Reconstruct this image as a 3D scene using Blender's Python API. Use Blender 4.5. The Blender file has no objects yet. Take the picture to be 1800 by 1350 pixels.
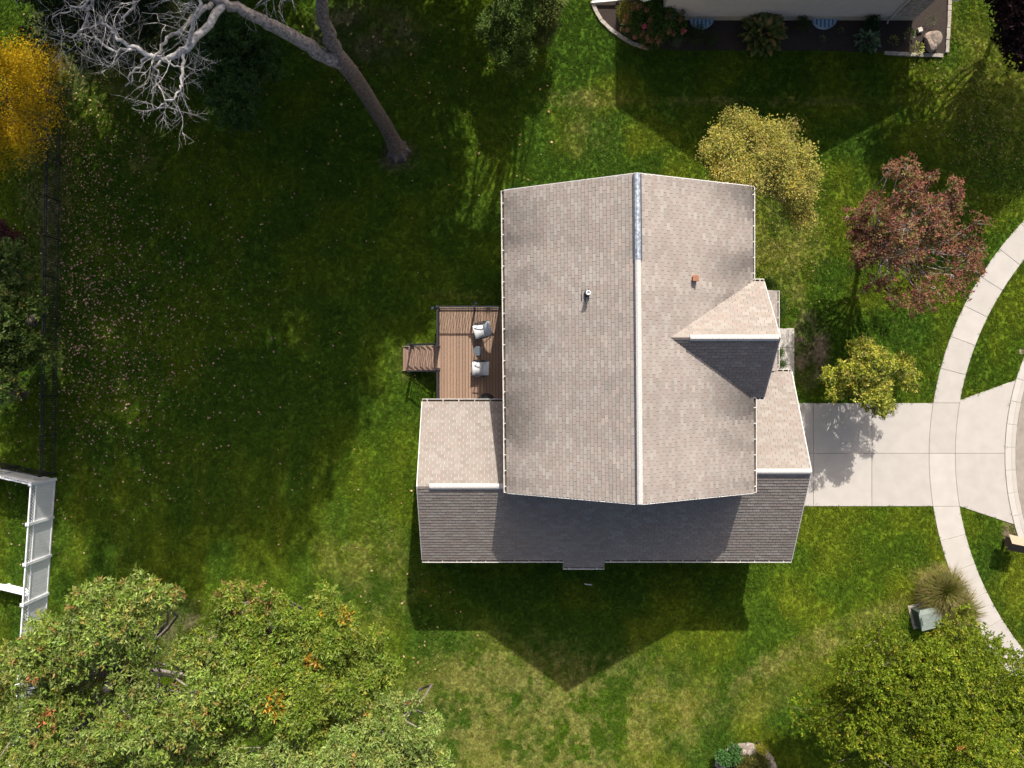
import bpy, bmesh, math, random
import numpy as np
from mathutils import Vector, Matrix, Euler

# ------------------------------------------------------------------ camera, sky, sun, exposure
H, F = 34.0, 1250.0                     # drone height (m), focal length in pixels of an 1800 px wide frame
sc = bpy.context.scene
COL = sc.collection
cam_d = bpy.data.cameras.new('camera'); cam = bpy.data.objects.new('camera', cam_d); COL.objects.link(cam)
cam.location = (0, 0, H); cam.rotation_euler = (0, 0, 0)
cam_d.sensor_width = 36.0; cam_d.lens = 36.0 * F / 1800.0
cam_d.clip_start = 0.1; cam_d.clip_end = 2000.0
sc.camera = cam

KX, KY = -0.23, -1.22                   # metres a shadow runs for each metre of height
SUN_EL = math.atan(1 / math.hypot(KX, KY)); SUN_ROT = math.atan2(-KX, -KY)
world = bpy.data.worlds.new('World'); sc.world = world; world.use_nodes = True
wn = world.node_tree
sky = wn.nodes.new('ShaderNodeTexSky'); sky.sky_type = 'NISHITA'; sky.sun_disc = False
sky.dust_density = 5.0; sky.ozone_density = 0.2; sky.air_density = 0.8
sky.sun_elevation = SUN_EL; sky.sun_rotation = SUN_ROT
bg = wn.nodes['Background']; wn.links.new(sky.outputs[0], bg.inputs['Color']); bg.inputs['Strength'].default_value = 0.12
sun_d = bpy.data.lights.new('sun', 'SUN'); sun_d.energy = 4.4; sun_d.angle = math.radians(0.53); sun_d.color = (1.0, 0.955, 0.885)
sun = bpy.data.objects.new('sun', sun_d); COL.objects.link(sun)
sun.rotation_euler = Vector((KX, KY, -1)).to_track_quat('-Z', 'Y').to_euler(); sun.location = (8, 40, 34)
sc.view_settings.view_transform = 'Standard'; sc.view_settings.look = 'None'
sc.view_settings.exposure = 0.55; sc.view_settings.gamma = 1.0; sc.view_settings.use_curve_mapping = False
sc.render.engine = 'CYCLES'
sc.cycles.use_denoising = True
sc.cycles.max_bounces = 6; sc.cycles.diffuse_bounces = 3; sc.cycles.transmission_bounces = 4; sc.cycles.transparent_max_bounces = 6

# ------------------------------------------------------------------ helpers
def S(z): return F / (H - z)
def P(px, py, z=0.0):
    s = S(z); return Vector(((px - 900) / s, (675 - py) / s, z))
rng = np.random.default_rng(7)
_tab = np.random.default_rng(99).random((256, 256))
def vnoise(x, y, seed=0):
    x = np.asarray(x, float) + seed * 17.31; y = np.asarray(y, float) + seed * 9.77
    xi = np.floor(x).astype(int); yi = np.floor(y).astype(int)
    fx = x - xi; fy = y - yi; fx = fx * fx * (3 - 2 * fx); fy = fy * fy * (3 - 2 * fy)
    a = _tab[xi & 255, yi & 255]; b = _tab[(xi + 1) & 255, yi & 255]
    c = _tab[xi & 255, (yi + 1) & 255]; d = _tab[(xi + 1) & 255, (yi + 1) & 255]
    return (a * (1 - fx) + b * fx) * (1 - fy) + (c * (1 - fx) + d * fx) * fy
def fbm(x, y, seed=0, oct=4):
    v = 0; a = .5; t = 0
    for k in range(oct):
        v = v + a * vnoise(np.asarray(x) * 2 ** k, np.asarray(y) * 2 ** k, seed + k * 3); t += a; a *= .5
    return v / t
def sstep(a, b, x):
    t = np.clip((x - a) / (b - a), 0, 1); return t * t * (3 - 2 * t)

def finish(o, parent):
    COL.objects.link(o)
    if parent is not None:
        o.parent = parent
        if parent.type == 'EMPTY': o.matrix_parent_inverse = Matrix.Translation(-parent.location)
    return o
def thing(name, label, cat, loc=(0, 0, 0), group=None):
    o = bpy.data.objects.new(name, None); COL.objects.link(o); o.location = loc
    o.empty_display_size = .3
    return tag(o, label, cat, group)
def tag(o, label=None, cat=None, group=None, kind=None):
    if label: o['label'] = label
    if cat: o['category'] = cat
    if group: o['group'] = group
    if kind: o['kind'] = kind
    return o
def mesh_np(name, V, Fq, cols=None, smooth=False):
    """V (n,3), Fq (m,k) all the same size, cols (m,3) one colour a face"""
    me = bpy.data.meshes.new(name); V = np.asarray(V, np.float32); Fq = np.asarray(Fq, np.int32)
    m, k = Fq.shape
    me.vertices.add(len(V)); me.vertices.foreach_set('co', V.ravel())
    me.loops.add(m * k); me.loops.foreach_set('vertex_index', Fq.ravel())
    me.polygons.add(m); me.polygons.foreach_set('loop_start', np.arange(m, dtype=np.int32) * k)
    me.update(calc_edges=True)
    if cols is not None:
        at = me.attributes.new('tone', 'FLOAT_COLOR', 'FACE')
        c = np.ones((m, 4), np.float32); c[:, :3] = cols; at.data.foreach_set('color', c.ravel())
    me.polygons.foreach_set('use_smooth', np.full(m, bool(smooth)))
    return me
def obj_np(name, V, Fq, mat, parent=None, cols=None, smooth=False):
    me = mesh_np(name, V, Fq, cols, smooth); me.materials.append(mat)
    return finish(bpy.data.objects.new(name, me), parent)

class MB:
    """collects boxes, prisms and tubes into ONE mesh"""
    def __init__(s): s.v = []; s.f = []; s.c = []; s.col = (1, 1, 1)
    def add(s, vs, fs):
        b = len(s.v); s.v += [tuple(p) for p in vs]
        for f in fs: s.f.append([b + i for i in f]); s.c.append(s.col)
    def box(s, a, b):
        (x0, y0, z0), (x1, y1, z1) = a, b
        s.add([(x0, y0, z0), (x1, y0, z0), (x1, y1, z0), (x0, y1, z0), (x0, y0, z1), (x1, y0, z1), (x1, y1, z1), (x0, y1, z1)],
              [(0, 3, 2, 1), (4, 5, 6, 7), (0, 1, 5, 4), (1, 2, 6, 5), (2, 3, 7, 6), (3, 0, 4, 7)])
    def bar(s, p, q, w, h=None, up=(0, 0, 1)):
        """a rectangular bar from p to q"""
        h = h or w; p = Vector(p); q = Vector(q); d = (q - p).normalized(); up = Vector(up)
        if abs(d.dot(up)) > .98: up = Vector((0, 1, 0))
        a = d.cross(up).normalized() * (w / 2); b = a.cross(d).normalized() * (h / 2)
        vs = [p - a - b, p + a - b, p + a + b, p - a + b, q - a - b, q + a - b, q + a + b, q - a + b]
        s.add(vs, [(0, 3, 2, 1), (4, 5, 6, 7), (0, 1, 5, 4), (1, 2, 6, 5), (2, 3, 7, 6), (3, 0, 4, 7)])
    def tube(s, pts, rad, n=6, cap=True):
        pts = [Vector(p) for p in pts]; b = len(s.v); m = len(pts)
        if not isinstance(rad, (list, tuple)): rad = [rad] * m
        up = Vector((.31, .11, .95))
        for i, p in enumerate(pts):
            d = (pts[min(i + 1, m - 1)] - pts[max(i - 1, 0)])
            d = d.normalized() if d.length > 1e-6 else Vector((0, 0, 1))
            a = d.cross(up)
            if a.length < .05: a = d.cross(Vector((1, 0, 0)))
            a.normalize(); c = d.cross(a)
            for k in range(n):
                t = 2 * math.pi * k / n; s.v.append(tuple(p + (a * math.cos(t) + c * math.sin(t)) * rad[i]))
        for i in range(m - 1):
            for k in range(n):
                k2 = (k + 1) % n; s.f.append([b + i * n + k, b + i * n + k2, b + (i + 1) * n + k2, b + (i + 1) * n + k]); s.c.append(s.col)
        if cap:
            s.f.append([b + k for k in range(n)][::-1]); s.c.append(s.col)
            s.f.append([b + (m - 1) * n + k for k in range(n)]); s.c.append(s.col)
    def lathe(s, c, prof, n=20):
        """profile [(r, z)] turned round the vertical at c"""
        b = len(s.v); m = len(prof)
        for r, z in prof:
            for k in range(n):
                t = 2 * math.pi * k / n; s.v.append((c[0] + r * math.cos(t), c[1] + r * math.sin(t), c[2] + z))
        for i in range(m - 1):
            for k in range(n):
                k2 = (k + 1) % n; s.f.append([b + i * n + k, b + i * n + k2, b + (i + 1) * n + k2, b + (i + 1) * n + k]); s.c.append(s.col)
        s.f.append([b + k for k in range(n)][::-1]); s.c.append(s.col)
        s.f.append([b + (m - 1) * n + k for k in range(n)]); s.c.append(s.col)
    def prism(s, poly, z0, z1):
        """poly [(x, y)] counter-clockwise"""
        n = len(poly); ar = sum(poly[i][0] * poly[(i + 1) % n][1] - poly[(i + 1) % n][0] * poly[i][1] for i in range(n))
        if ar < 0: poly = poly[::-1]
        s.add([(x, y, z0) for x, y in poly] + [(x, y, z1) for x, y in poly],
              [list(range(n))[::-1], list(range(n, 2 * n))] + [(i, (i + 1) % n, n + (i + 1) % n, n + i) for i in range(n)])
    def mesh(s, name, mat, smooth=False):
        me = bpy.data.meshes.new(name); me.from_pydata(s.v, [], s.f)
        if any(c != (1, 1, 1) for c in s.c):
            at = me.attributes.new('tone', 'FLOAT_COLOR', 'FACE'); at.data.foreach_set('color', np.array([(*c, 1) for c in s.c], np.float32).ravel())
        if smooth: me.polygons.foreach_set('use_smooth', np.ones(len(me.polygons), bool))
        me.materials.append(mat); return me
    def build(s, name, mat, parent=None, smooth=False, bevel=0):
        o = finish(bpy.data.objects.new(name, s.mesh(name, mat, smooth)), parent)
        if bevel:
            md = o.modifiers.new('bevel', 'BEVEL'); md.width = bevel; md.segments = 1; md.limit_method = 'ANGLE'
        return o
def place(name, me, parent, M):
    """a piece that shares its mesh; M is its world matrix"""
    o = bpy.data.objects.new(name, me); finish(o, parent); o.matrix_basis = M; return o

# ------------------------------------------------------------------ materials
def new_mat(name):
    m = bpy.data.materials.new(name); m.use_nodes = True
    return m, m.node_tree, m.node_tree.nodes['Principled BSDF']
def noise_col(nt, scale, c0, c1, detail=4, src=None, lo=.3, hi=.7, stretch=None):
    n = nt.nodes.new('ShaderNodeTexNoise'); n.inputs['Scale'].default_value = scale; n.inputs['Detail'].default_value = detail
    g = nt.nodes.new('ShaderNodeNewGeometry')
    if stretch:
        mp = nt.nodes.new('ShaderNodeMapping'); mp.inputs['Scale'].default_value = stretch
        nt.links.new(g.outputs['Position'], mp.inputs['Vector']); nt.links.new(mp.outputs[0], n.inputs['Vector'])
    else: nt.links.new(g.outputs['Position'], n.inputs['Vector'])
    r = nt.nodes.new('ShaderNodeValToRGB'); r.color_ramp.elements[0].position = lo; r.color_ramp.elements[1].position = hi
    r.color_ramp.elements[0].color = (*c0, 1); r.color_ramp.elements[1].color = (*c1, 1)
    nt.links.new(n.outputs['Fac'], r.inputs['Fac']); return r.outputs['Color'], n.outputs['Fac']
def mul(nt, a, b, fac=1.0, mode='MULTIPLY'):
    m = nt.nodes.new('ShaderNodeMix'); m.data_type = 'RGBA'; m.blend_type = mode; m.inputs[0].default_value = fac
    for s, v in ((6, a), (7, b)):
        if isinstance(v, tuple): m.inputs[s].default_value = v
        else: nt.links.new(v, m.inputs[s])
    return m.outputs[2]
def bump(nt, bs, h, strength=.3, dist=.01):
    b = nt.nodes.new('ShaderNodeBump'); b.inputs['Strength'].default_value = strength; b.inputs['Distance'].default_value = dist
    nt.links.new(h, b.inputs['Height']); nt.links.new(b.outputs[0], bs.inputs['Normal'])
def simple(name, c0, c1=None, scale=6, rough=.6, metal=0, bmp=0, stretch=None, spec=.4, lo=.3, hi=.7, detail=4):
    m, nt, bs = new_mat(name); c1 = c1 or tuple(x * .8 for x in c0)
    col, f = noise_col(nt, scale, c0, c1, stretch=stretch, lo=lo, hi=hi, detail=detail)
    nt.links.new(col, bs.inputs['Base Color']); bs.inputs['Roughness'].default_value = rough; bs.inputs['Metallic'].default_value = metal
    bs.inputs['Specular IOR Level'].default_value = spec
    if bmp: bump(nt, bs, f, bmp)
    return m
def tone_mat(name, rough=.85, grain=60, g0=.75, g1=1.2, spec=.2, bmp=.25, attr='tone'):
    m, nt, bs = new_mat(name)
    a = nt.nodes.new('ShaderNodeAttribute'); a.attribute_name = attr
    col, f = noise_col(nt, grain, (g0,) * 3, (g1,) * 3)
    nt.links.new(mul(nt, a.outputs['Color'], col), bs.inputs['Base Color'])
    bs.inputs['Roughness'].default_value = rough; bs.inputs['Specular IOR Level'].default_value = spec
    if bmp: bump(nt, bs, f, bmp, .0015)
    return m
def leaf_mat(name, trans=.3, rough=.5, spec=.35):
    m, nt, bs = new_mat(name); out = nt.nodes['Material Output']
    a = nt.nodes.new('ShaderNodeAttribute'); a.attribute_name = 'tone'
    nt.links.new(a.outputs['Color'], bs.inputs['Base Color']); bs.inputs['Roughness'].default_value = rough
    bs.inputs['Specular IOR Level'].default_value = spec
    t = nt.nodes.new('ShaderNodeBsdfTranslucent'); nt.links.new(mul(nt, a.outputs['Color'], (1.25, 1.2, .6, 1)), t.inputs['Color'])
    mx = nt.nodes.new('ShaderNodeMixShader'); mx.inputs[0].default_value = trans
    nt.links.new(bs.outputs[0], mx.inputs[1]); nt.links.new(t.outputs[0], mx.inputs[2]); nt.links.new(mx.outputs[0], out.inputs['Surface'])
    return m
M = {}
M['shingle'] = tone_mat('asphalt_shingle', .9, 90, .72, 1.22, .15, .4)
M['leaf'] = leaf_mat('leaf', .3, .55, .16); M['waxy'] = leaf_mat('waxy_leaf', .25, .45, .26); M['dull'] = leaf_mat('dull_leaf', .25, .75, .08)
M['ground'] = tone_mat('lawn_soil', 1.0, 9, .6, 1.25, .05, .5)
M['stone'] = tone_mat('stone', .85, 14, .75, 1.2, .2, .5)
M['board'] = tone_mat('deck_board', .6, 30, .88, 1.1, .3, .1)
M['white_metal'] = simple('white_painted_metal', (.66, .635, .595), (.54, .51, .46), 9, .45)
M['cap_white'] = simple('weathered_white_vent', (.56, .535, .50), (.43, .41, .38), 14, .6, bmp=.1)
M['galv'] = simple('galvanised_strip', (.46, .50, .55), (.22, .25, .29), 10, .45, .35, lo=.4, hi=.62)
M['dark_strip'] = simple('dark_flashing', (.035, .04, .055), (.06, .065, .08), 12, .6)
M['white_trim'] = simple('white_trim', (.76, .74, .70), (.66, .64, .6), 4, .55)
M['siding'] = simple('beige_siding', (.52, .47, .42), (.47, .425, .38), 3, .65)
M['siding_house'] = simple('tan_siding', (.42, .38, .33), (.38, .34, .3), 3, .65)
M['foundation'] = simple('foundation', (.42, .39, .31), (.33, .31, .24), 5, .9)
M['soffit'] = simple('soffit', (.6, .57, .52), None, 4, .7)
M['debris'] = simple('gutter_debris', (.06, .045, .03), (.16, .12, .07), 14, 1)
M['black'] = simple('black_metal', (.018, .018, .022), (.03, .03, .034), 20, .42)
M['grey_metal'] = simple('grey_table_metal', (.085, .10, .12), (.11, .125, .14), 12, .5)
M['fabric'] = simple('off_white_sling', (.62, .63, .62), (.54, .55, .55), 22, .85, bmp=.15)
M['fabric_back'] = simple('pale_grey_sling', (.52, .55, .58), (.46, .49, .52), 22, .85, bmp=.15)
M['copper'] = simple('rusty_orange_metal', (.33, .14, .075), (.24, .10, .055), 14, .7)
M['concrete'] = tone_mat('concrete', .9, 1.7, .93, 1.04, .12, .06)
M['street'] = simple('worn_street', (.30, .26, .215), (.22, .19, .16), 2.2, .95, bmp=.2, detail=8)
M['mulch'] = simple('dark_mulch', (.018, .014, .012), (.055, .04, .032), 24, 1, bmp=.8)
M['vinyl'] = simple('white_vinyl', (.86, .865, .87), (.80, .81, .82), 3, .45)
M['bark'] = tone_mat('bark', .95, 11, .45, 1.5, .1, .9)
M['utility'] = simple('faded_green_cabinet', (.17, .21, .18), (.24, .275, .245), 5, .6)
M['utility_dark'] = simple('cabinet_side', (.045, .06, .05), (.07, .085, .07), 5, .6)
M['cedar'] = simple('weathered_cedar', (.36, .285, .20), (.27, .21, .145), 6, .85, stretch=(1, 6, 6), bmp=.2)
M['shake'] = simple('dark_brown_wood', (.10, .068, .048), (.065, .045, .033), 8, .9, bmp=.3)
M['glass'] = simple('window_glass', (.03, .04, .05), None, 2, .06, spec=.8)
M['well'] = simple('blue_well_cover', (.20, .36, .52), (.34, .50, .64), 6, .25, spec=.6)
M['plastic'] = simple('pipe_plastic', (.72, .72, .72), None, 9, .4)
M['dirt'] = simple('joint_dirt', (.13, .10, .07), (.2, .16, .11), 10, 1)
M['solar'] = simple('solar_lamp_blue', (.05, .085, .11), (.09, .14, .18), 30, .3)

# ------------------------------------------------------------------ the setting: paved areas first (their outlines keep the grass off)
CX, CY = 36.06, -3.40                    # centre of the turning circle
def ring(R, py):                         # x where the circle of radius R (pixels) crosses the row py
    return 2225.5 - math.sqrt(R * R - (py - 800) ** 2)
RW0, RW1, RC0, RC1 = 547 / 36.765, 593 / 36.765, 441 / 36.765, 460 / 36.765
keepout = []                             # polygons (x, y) without grass
def px_poly(pts, z=0): return [tuple(P(x, y, z)[:2]) for x, y in pts]

def shrink(poly, d):
    n = len(poly); ar = sum(poly[i][0] * poly[(i + 1) % n][1] - poly[(i + 1) % n][0] * poly[i][1] for i in range(n))
    if ar < 0: poly = poly[::-1]
    out = []
    for i in range(n):
        a, b, c = Vector(poly[i - 1]), Vector(poly[i]), Vector(poly[(i + 1) % n])
        e1 = (b - a).normalized(); e2 = (c - b).normalized()
        n1 = Vector((-e1.y, e1.x)); n2 = Vector((-e2.y, e2.x)); nn = (n1 + n2)
        if nn.length < .3: nn = n1
        nn.normalize(); k = d / max(.4, nn.dot(n1)); out.append((b.x + nn.x * k, b.y + nn.y * k))
    return out
def slab(parent, poly, z=.035, tone=None, gap=.007, name='slab'):
    keepout.append(poly)
    m = MB(); t = tone or .43 * random.uniform(.93, 1.03); m.col = (t * 1.01, t * .94, t * .85)
    p = shrink(poly, gap); q = shrink(poly, gap + .012)
    if sum(p[i][0] * p[(i + 1) % len(p)][1] - p[(i + 1) % len(p)][0] * p[i][1] for i in range(len(p))) < 0: p.reverse(); q.reverse()
    n = len(p)
    m.add([(x, y, -.06) for x, y in p] + [(x, y, z - .008) for x, y in p] + [(x, y, z) for x, y in q],
          [[2 * n + i for i in range(n)]] + [(i, (i + 1) % n, n + (i + 1) % n, n + i) for i in range(n)]
          + [(n + i, n + (i + 1) % n, 2 * n + (i + 1) % n, 2 * n + i) for i in range(n)])
    return m.build(name, M['concrete'], parent)
def structure(name):
    o = bpy.data.objects.new(name, None); COL.objects.link(o); o['kind'] = 'structure'; return o
def base_sheet(name, poly, z, mat, parent=None):
    m = MB(); m.prism(poly, z - .05, z); o = m.build(name, mat, parent)
    if parent is None: o['kind'] = 'structure'
    return o
random.seed(3)
# driveway: three bays of two slabs between garage and pavement
def arc_px(R, y0, y1, n=9): return [(ring(R, y0 + (y1 - y0) * k / n), y0 + (y1 - y0) * k / n) for k in range(n + 1)]
drive = base_sheet('driveway', px_poly([(1322, 710), (1632, 710), (1632, 888), (1322, 888)]), .006, M['dirt'])
for (y0, y1) in ((708.5, 797), (797, 890)):
    for (x0, x1) in ((1320, 1429.5), (1429.5, 1532)):
        slab(drive, px_poly([(x0, y0), (x1, y0), (x1, y1), (x0, y1)]))
    slab(drive, px_poly([(1532, y0)] + arc_px(593, y0, y1) + [(1532, y1)]))
walk = base_sheet('sidewalk', px_poly(arc_px(592, 712, 886) + arc_px(548, 712, 886)[::-1]), .007, M['dirt'])
for (y0, y1) in ((708.5, 797), (797, 890)):
    slab(walk, px_poly(arc_px(593, y0, y1) + arc_px(547, y0, y1)[::-1]), .036)
def ring_slab(parent, r0, r1, a0, a1, z, n=4, tone=None, gap=.007, lo=None, hi=None):
    b0, b1 = lo if lo is not None else a0, hi if hi is not None else a1
    pts = [(CX - r1 * math.cos(a0 + (a1 - a0) * k / n), CY + r1 * math.sin(a0 + (a1 - a0) * k / n)) for k in range(n + 1)] + \
          [(CX - r0 * math.cos(b1 + (b0 - b1) * k / n), CY + r0 * math.sin(b1 + (b0 - b1) * k / n)) for k in range(n + 1)]
    return slab(parent, pts, z, tone, gap)
for k in range(9):
    a = math.asin(91.5 / 570); ring_slab(walk, RW0, RW1, math.asin(91.5 / 593) if k == 0 else a + .099 * k, a + .099 * (k + 1), .036, lo=math.asin(91.5 / 547) if k == 0 else None)
for k in range(7):
    a = -math.asin(90 / 570); ring_slab(walk, RW0, RW1, a - .099 * (k + 1), -math.asin(90 / 593) if k == 0 else a - .099 * k, .036, hi=-math.asin(90 / 547) if k == 0 else None)
# apron between pavement and gutter
apron = base_sheet('driveway_apron', px_poly([(1690, 712), (1764, 712), (1764, 886), (1690, 886)]), .008, M['dirt'])
e = arc_px(460, 668, 797); slab(apron, px_poly(e + arc_px(547, 797, 703)), .034)
e = arc_px(460, 797, 922); slab(apron, px_poly(e + arc_px(547, 890, 797)), .034)
kerb = structure('kerb')
aa = np.linspace(-.95, 1.1, 24)
for k in range(23):
    ring_slab(kerb, RC0 + .22, RC1, aa[k], aa[k + 1], .045, 4, .455, .006)
    ring_slab(kerb, RC0, RC1 - .30, aa[k], aa[k + 1], .026, 4, .41, .004)
m = MB(); m.prism([(CX - (RC0 + .0) * math.cos(t), CY + (RC0 + .0) * math.sin(t)) for t in np.linspace(0, 2 * math.pi, 65)[:-1]], -.05, .012)
street = m.build('street', M['street']); street['kind'] = 'structure'
keepout.append([(CX - (RC1) * math.cos(t), CY + (RC1) * math.sin(t)) for t in np.linspace(0, 2 * math.pi, 65)[:-1]])
# path from porch to driveway
path = base_sheet('front_path', px_poly([(1342, 580), (1394, 580), (1394, 706), (1342, 706)]), .006, M['dirt'])
for y0, y1 in ((577, 611), (611, 640.5), (640.5, 675), (675, 708.5)):
    slab(path, px_poly([(1340, y0), (1396, y0), (1396, y1), (1340, y1)]), .034, .46)

# ------------------------------------------------------------------ lawn: ground sheet and grass
def inside(poly, x, y):
    p = np.array(poly); r = np.zeros(len(x), bool); n = len(p)
    for i in range(n):
        x0, y0 = p[i]; x1, y1 = p[(i + 1) % n]
        if y0 == y1: continue
        c = ((y0 > y) != (y1 > y)) & (x < (x1 - x0) * (y - y0) / (y1 - y0) + x0); r ^= c
    return r
def blob(x, y, px, py, rx, ry, rot=0):
    c = P(px, py); dx = (x - c.x) * 36.765; dy = -(y - c.y) * 36.765
    if rot: a = math.radians(rot); dx, dy = dx * math.cos(a) + dy * math.sin(a), -dx * math.sin(a) + dy * math.cos(a)
    d = np.hypot(dx / rx, dy / ry); return 1 - sstep(.45, 1.15, d)
def lawn_colour(x, y):
    x = np.asarray(x, float); y = np.asarray(y, float)
    n1 = fbm(x * .16, y * .16, 1); n2 = fbm(x * .55, y * .55, 2); n3 = fbm(x * 1.7, y * 1.7, 3); n4 = fbm(x * 4.5, y * 4.5, 4, 2)
    green = np.array([.096, .158, .010]); lush = np.array([.060, .120, .011]); yel = np.array([.168, .202, .014]); tan = np.array([.30, .255, .085]); dirt = np.array([.16, .12, .085])
    t = np.clip((n1 - .5) * 2.2 + (n2 - .5) * 1.4 + .45, 0, 1)[:, None]
    c = lush * (1 - t) + green * t
    # mowing stripes and yellower growth
    px = 900 + x * 36.765; py = 675 - y * 36.765
    yl = np.clip((n2 - .42) * 2.6, 0, 1) * (.25 + .55 * sstep(820, 1150, px) + .25 * sstep(850, 1200, py))
    yl = np.clip(yl + .22 * np.clip(np.sin(x * 3.3 + 1.2 * n1) * 1.2, 0, 1) * sstep(740, 820, py) * (1 - sstep(700, 780, px)), 0, .85)[:, None]
    c = c * (1 - yl) + yel * yl
    # dry turf
    d = .85 * blob(x, y, 900, 1280, 240, 190) + .5 * blob(x, y, 1090, 1260, 190, 150) + .6 * blob(x, y, 1440, 1130, 260, 30, -24) + .3 * blob(x, y, 1330, 1215, 160, 55, -25)
    d = d + .4 * blob(x, y, 640, 1010, 110, 120) + .5 * blob(x, y, 1340, 178, 290, 9) + .5 * blob(x, y, 1030, 172, 90, 20) + .6 * blob(x, y, 1400, 545, 22, 60)
    d = d + .5 * blob(x, y, 1350, 430, 110, 90) + .9 * blob(x, y, 1650, 1010, 60, 24) + .35 * blob(x, y, 1040, 240, 60, 60)
    d = d + .2 * blob(x, y, 1745, 60, 120, 300) + .25 * blob(x, y, 820, 520, 80, 16) + .55 * blob(x, y, 745, 640, 60, 40) + .35 * blob(x, y, 250, 270, 45, 60)
    d = np.clip(d * np.clip((n3 - .5) * 1.3 + (n2 - .5) * 1.0 + (n4 - .5) * 1.0 + .40, 0, 1.0), 0, .5)[:, None]
    c = c * (1 - d) + tan * d
    s = .95 * blob(x, y, 1425, 615, 38, 75) + .95 * blob(x, y, 1775, 933, 16, 20) + .7 * blob(x, y, 700, 275, 42, 32) + .55 * blob(x, y, 345, 1120, 85, 70) + .2 * blob(x, y, 90, 500, 22, 330) + .3 * blob(x, y, 80, 250, 60, 300)
    s = s + .5 * blob(x, y, 200, 60, 150, 130) + .5 * blob(x, y, 640, 60, 120, 70)
    s = np.clip(s * np.clip((n3 - .5) * 2.5 + .8, 0, 1.2), 0, .96)[:, None]
    c = c * (1 - s) + dirt * s
    c = c * (.86 + .30 * n3 + .18 * (n4 - .5))[:, None]
    return c, s[:, 0], d[:, 0]

house_px = [(-3.7, -7.2), (11.7, -7.2), (11.7, .3), (9.2, .3), (9.2, 7.3), (0, 7.3), (0, -1.2), (-3.7, -1.2)]
deck_poly = [(-3.55, -1.3), (.1, -1.3), (.1, 3.6), (-3.55, 3.6)]
bed_px = [(1036, -60), (1042, 8), (1052, 32), (1072, 54), (1096, 71), (1130, 85), (1200, 90), (1400, 90), (1552, 93), (1660, 98), (1667, 92), (1668, -60)]
bed_poly = px_poly(bed_px)
keepout += [house_px, deck_poly, bed_poly]
planter_c = P(1310, 1356)
keepout.append([(planter_c.x + 1.35 * math.cos(t), planter_c.y + 1.15 * math.sin(t)) for t in np.linspace(0, 2 * math.pi, 25)[:-1]])

gx = np.arange(-30, 30.01, .25); gy = np.arange(-24, 24.01, .25)
X, Y = np.meshgrid(gx, gy); nx, ny = len(gx), len(gy)
Z = (fbm(X.ravel() * .9, Y.ravel() * .9, 8, 2) - .5) * .012 - .004
V = np.stack([X.ravel(), Y.ravel(), Z], 1)
# the border of the fine sheet meets the far ground
I = np.arange(nx * ny).reshape(ny, nx)
Q = np.stack([I[:-1, :-1].ravel(), I[:-1, 1:].ravel(), I[1:, 1:].ravel(), I[1:, :-1].ravel()], 1)
fc = V[Q].mean(1); gcol, _, _ = lawn_colour(fc[:, 0], fc[:, 1])
b = len(V); R_ = 600.0
V = np.concatenate([V, [(-R_, -R_, 0), (R_, -R_, 0), (R_, R_, 0), (-R_, R_, 0), (-30, -24, 0), (30, -24, 0), (30, 24, 0), (-30, 24, 0)]])
Q = np.concatenate([Q, [(b, b + 1, b + 5, b + 4), (b + 1, b + 2, b + 6, b + 5), (b + 2, b + 3, b + 7, b + 6), (b + 3, b, b + 4, b + 7)]])
gcol = np.concatenate([gcol, np.tile([[.040, .060, .012]], (4, 1))]) * .85
ground = obj_np('ground', V, Q, M['ground'], None, gcol, True); ground['kind'] = 'structure'

def tuft(seed, n=15):
    r = random.Random(seed); v = []; f = []
    for k in range(n):
        a = r.uniform(0, 2 * math.pi); bx, by = r.gauss(0, .035), r.gauss(0, .035); h = r.uniform(.03, .068); l = r.uniform(.015, .06); w = r.uniform(.006, .011)
        ca, sa = math.cos(a), math.sin(a); i = len(v)
        v += [(bx - sa * w, by + ca * w, 0), (bx + sa * w, by - ca * w, 0), (bx + ca * l * .45 + sa * w * .8, by + sa * l * .45 - ca * w * .8, h * .7),
              (bx + ca * l * .45 - sa * w * .8, by + sa * l * .45 + ca * w * .8, h * .7), (bx + ca * l, by + sa * l, h)]
        f += [(i, i + 1, i + 2, i + 3), (i + 3, i + 2, i + 4)]
    me = bpy.data.meshes.new('grass_tuft'); me.from_pydata(v, [], f); return me
def grass_material():
    m, nt, bs = new_mat('grass_blade'); out = nt.nodes['Material Output']
    at = nt.nodes.new('ShaderNodeAttribute'); at.attribute_type = 'INSTANCER'; at.attribute_name = 'gcol'
    nt.links.new(at.outputs['Color'], bs.inputs['Base Color']); bs.inputs['Roughness'].default_value = .7; bs.inputs['Specular IOR Level'].default_value = .08
    t = nt.nodes.new('ShaderNodeBsdfTranslucent'); nt.links.new(at.outputs['Color'], t.inputs['Color'])
    mx = nt.nodes.new('ShaderNodeMixShader'); mx.inputs[0].default_value = .3
    nt.links.new(bs.outputs[0], mx.inputs[1]); nt.links.new(t.outputs[0], mx.inputs[2]); nt.links.new(mx.outputs[0], out.inputs['Surface'])
    return m
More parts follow.
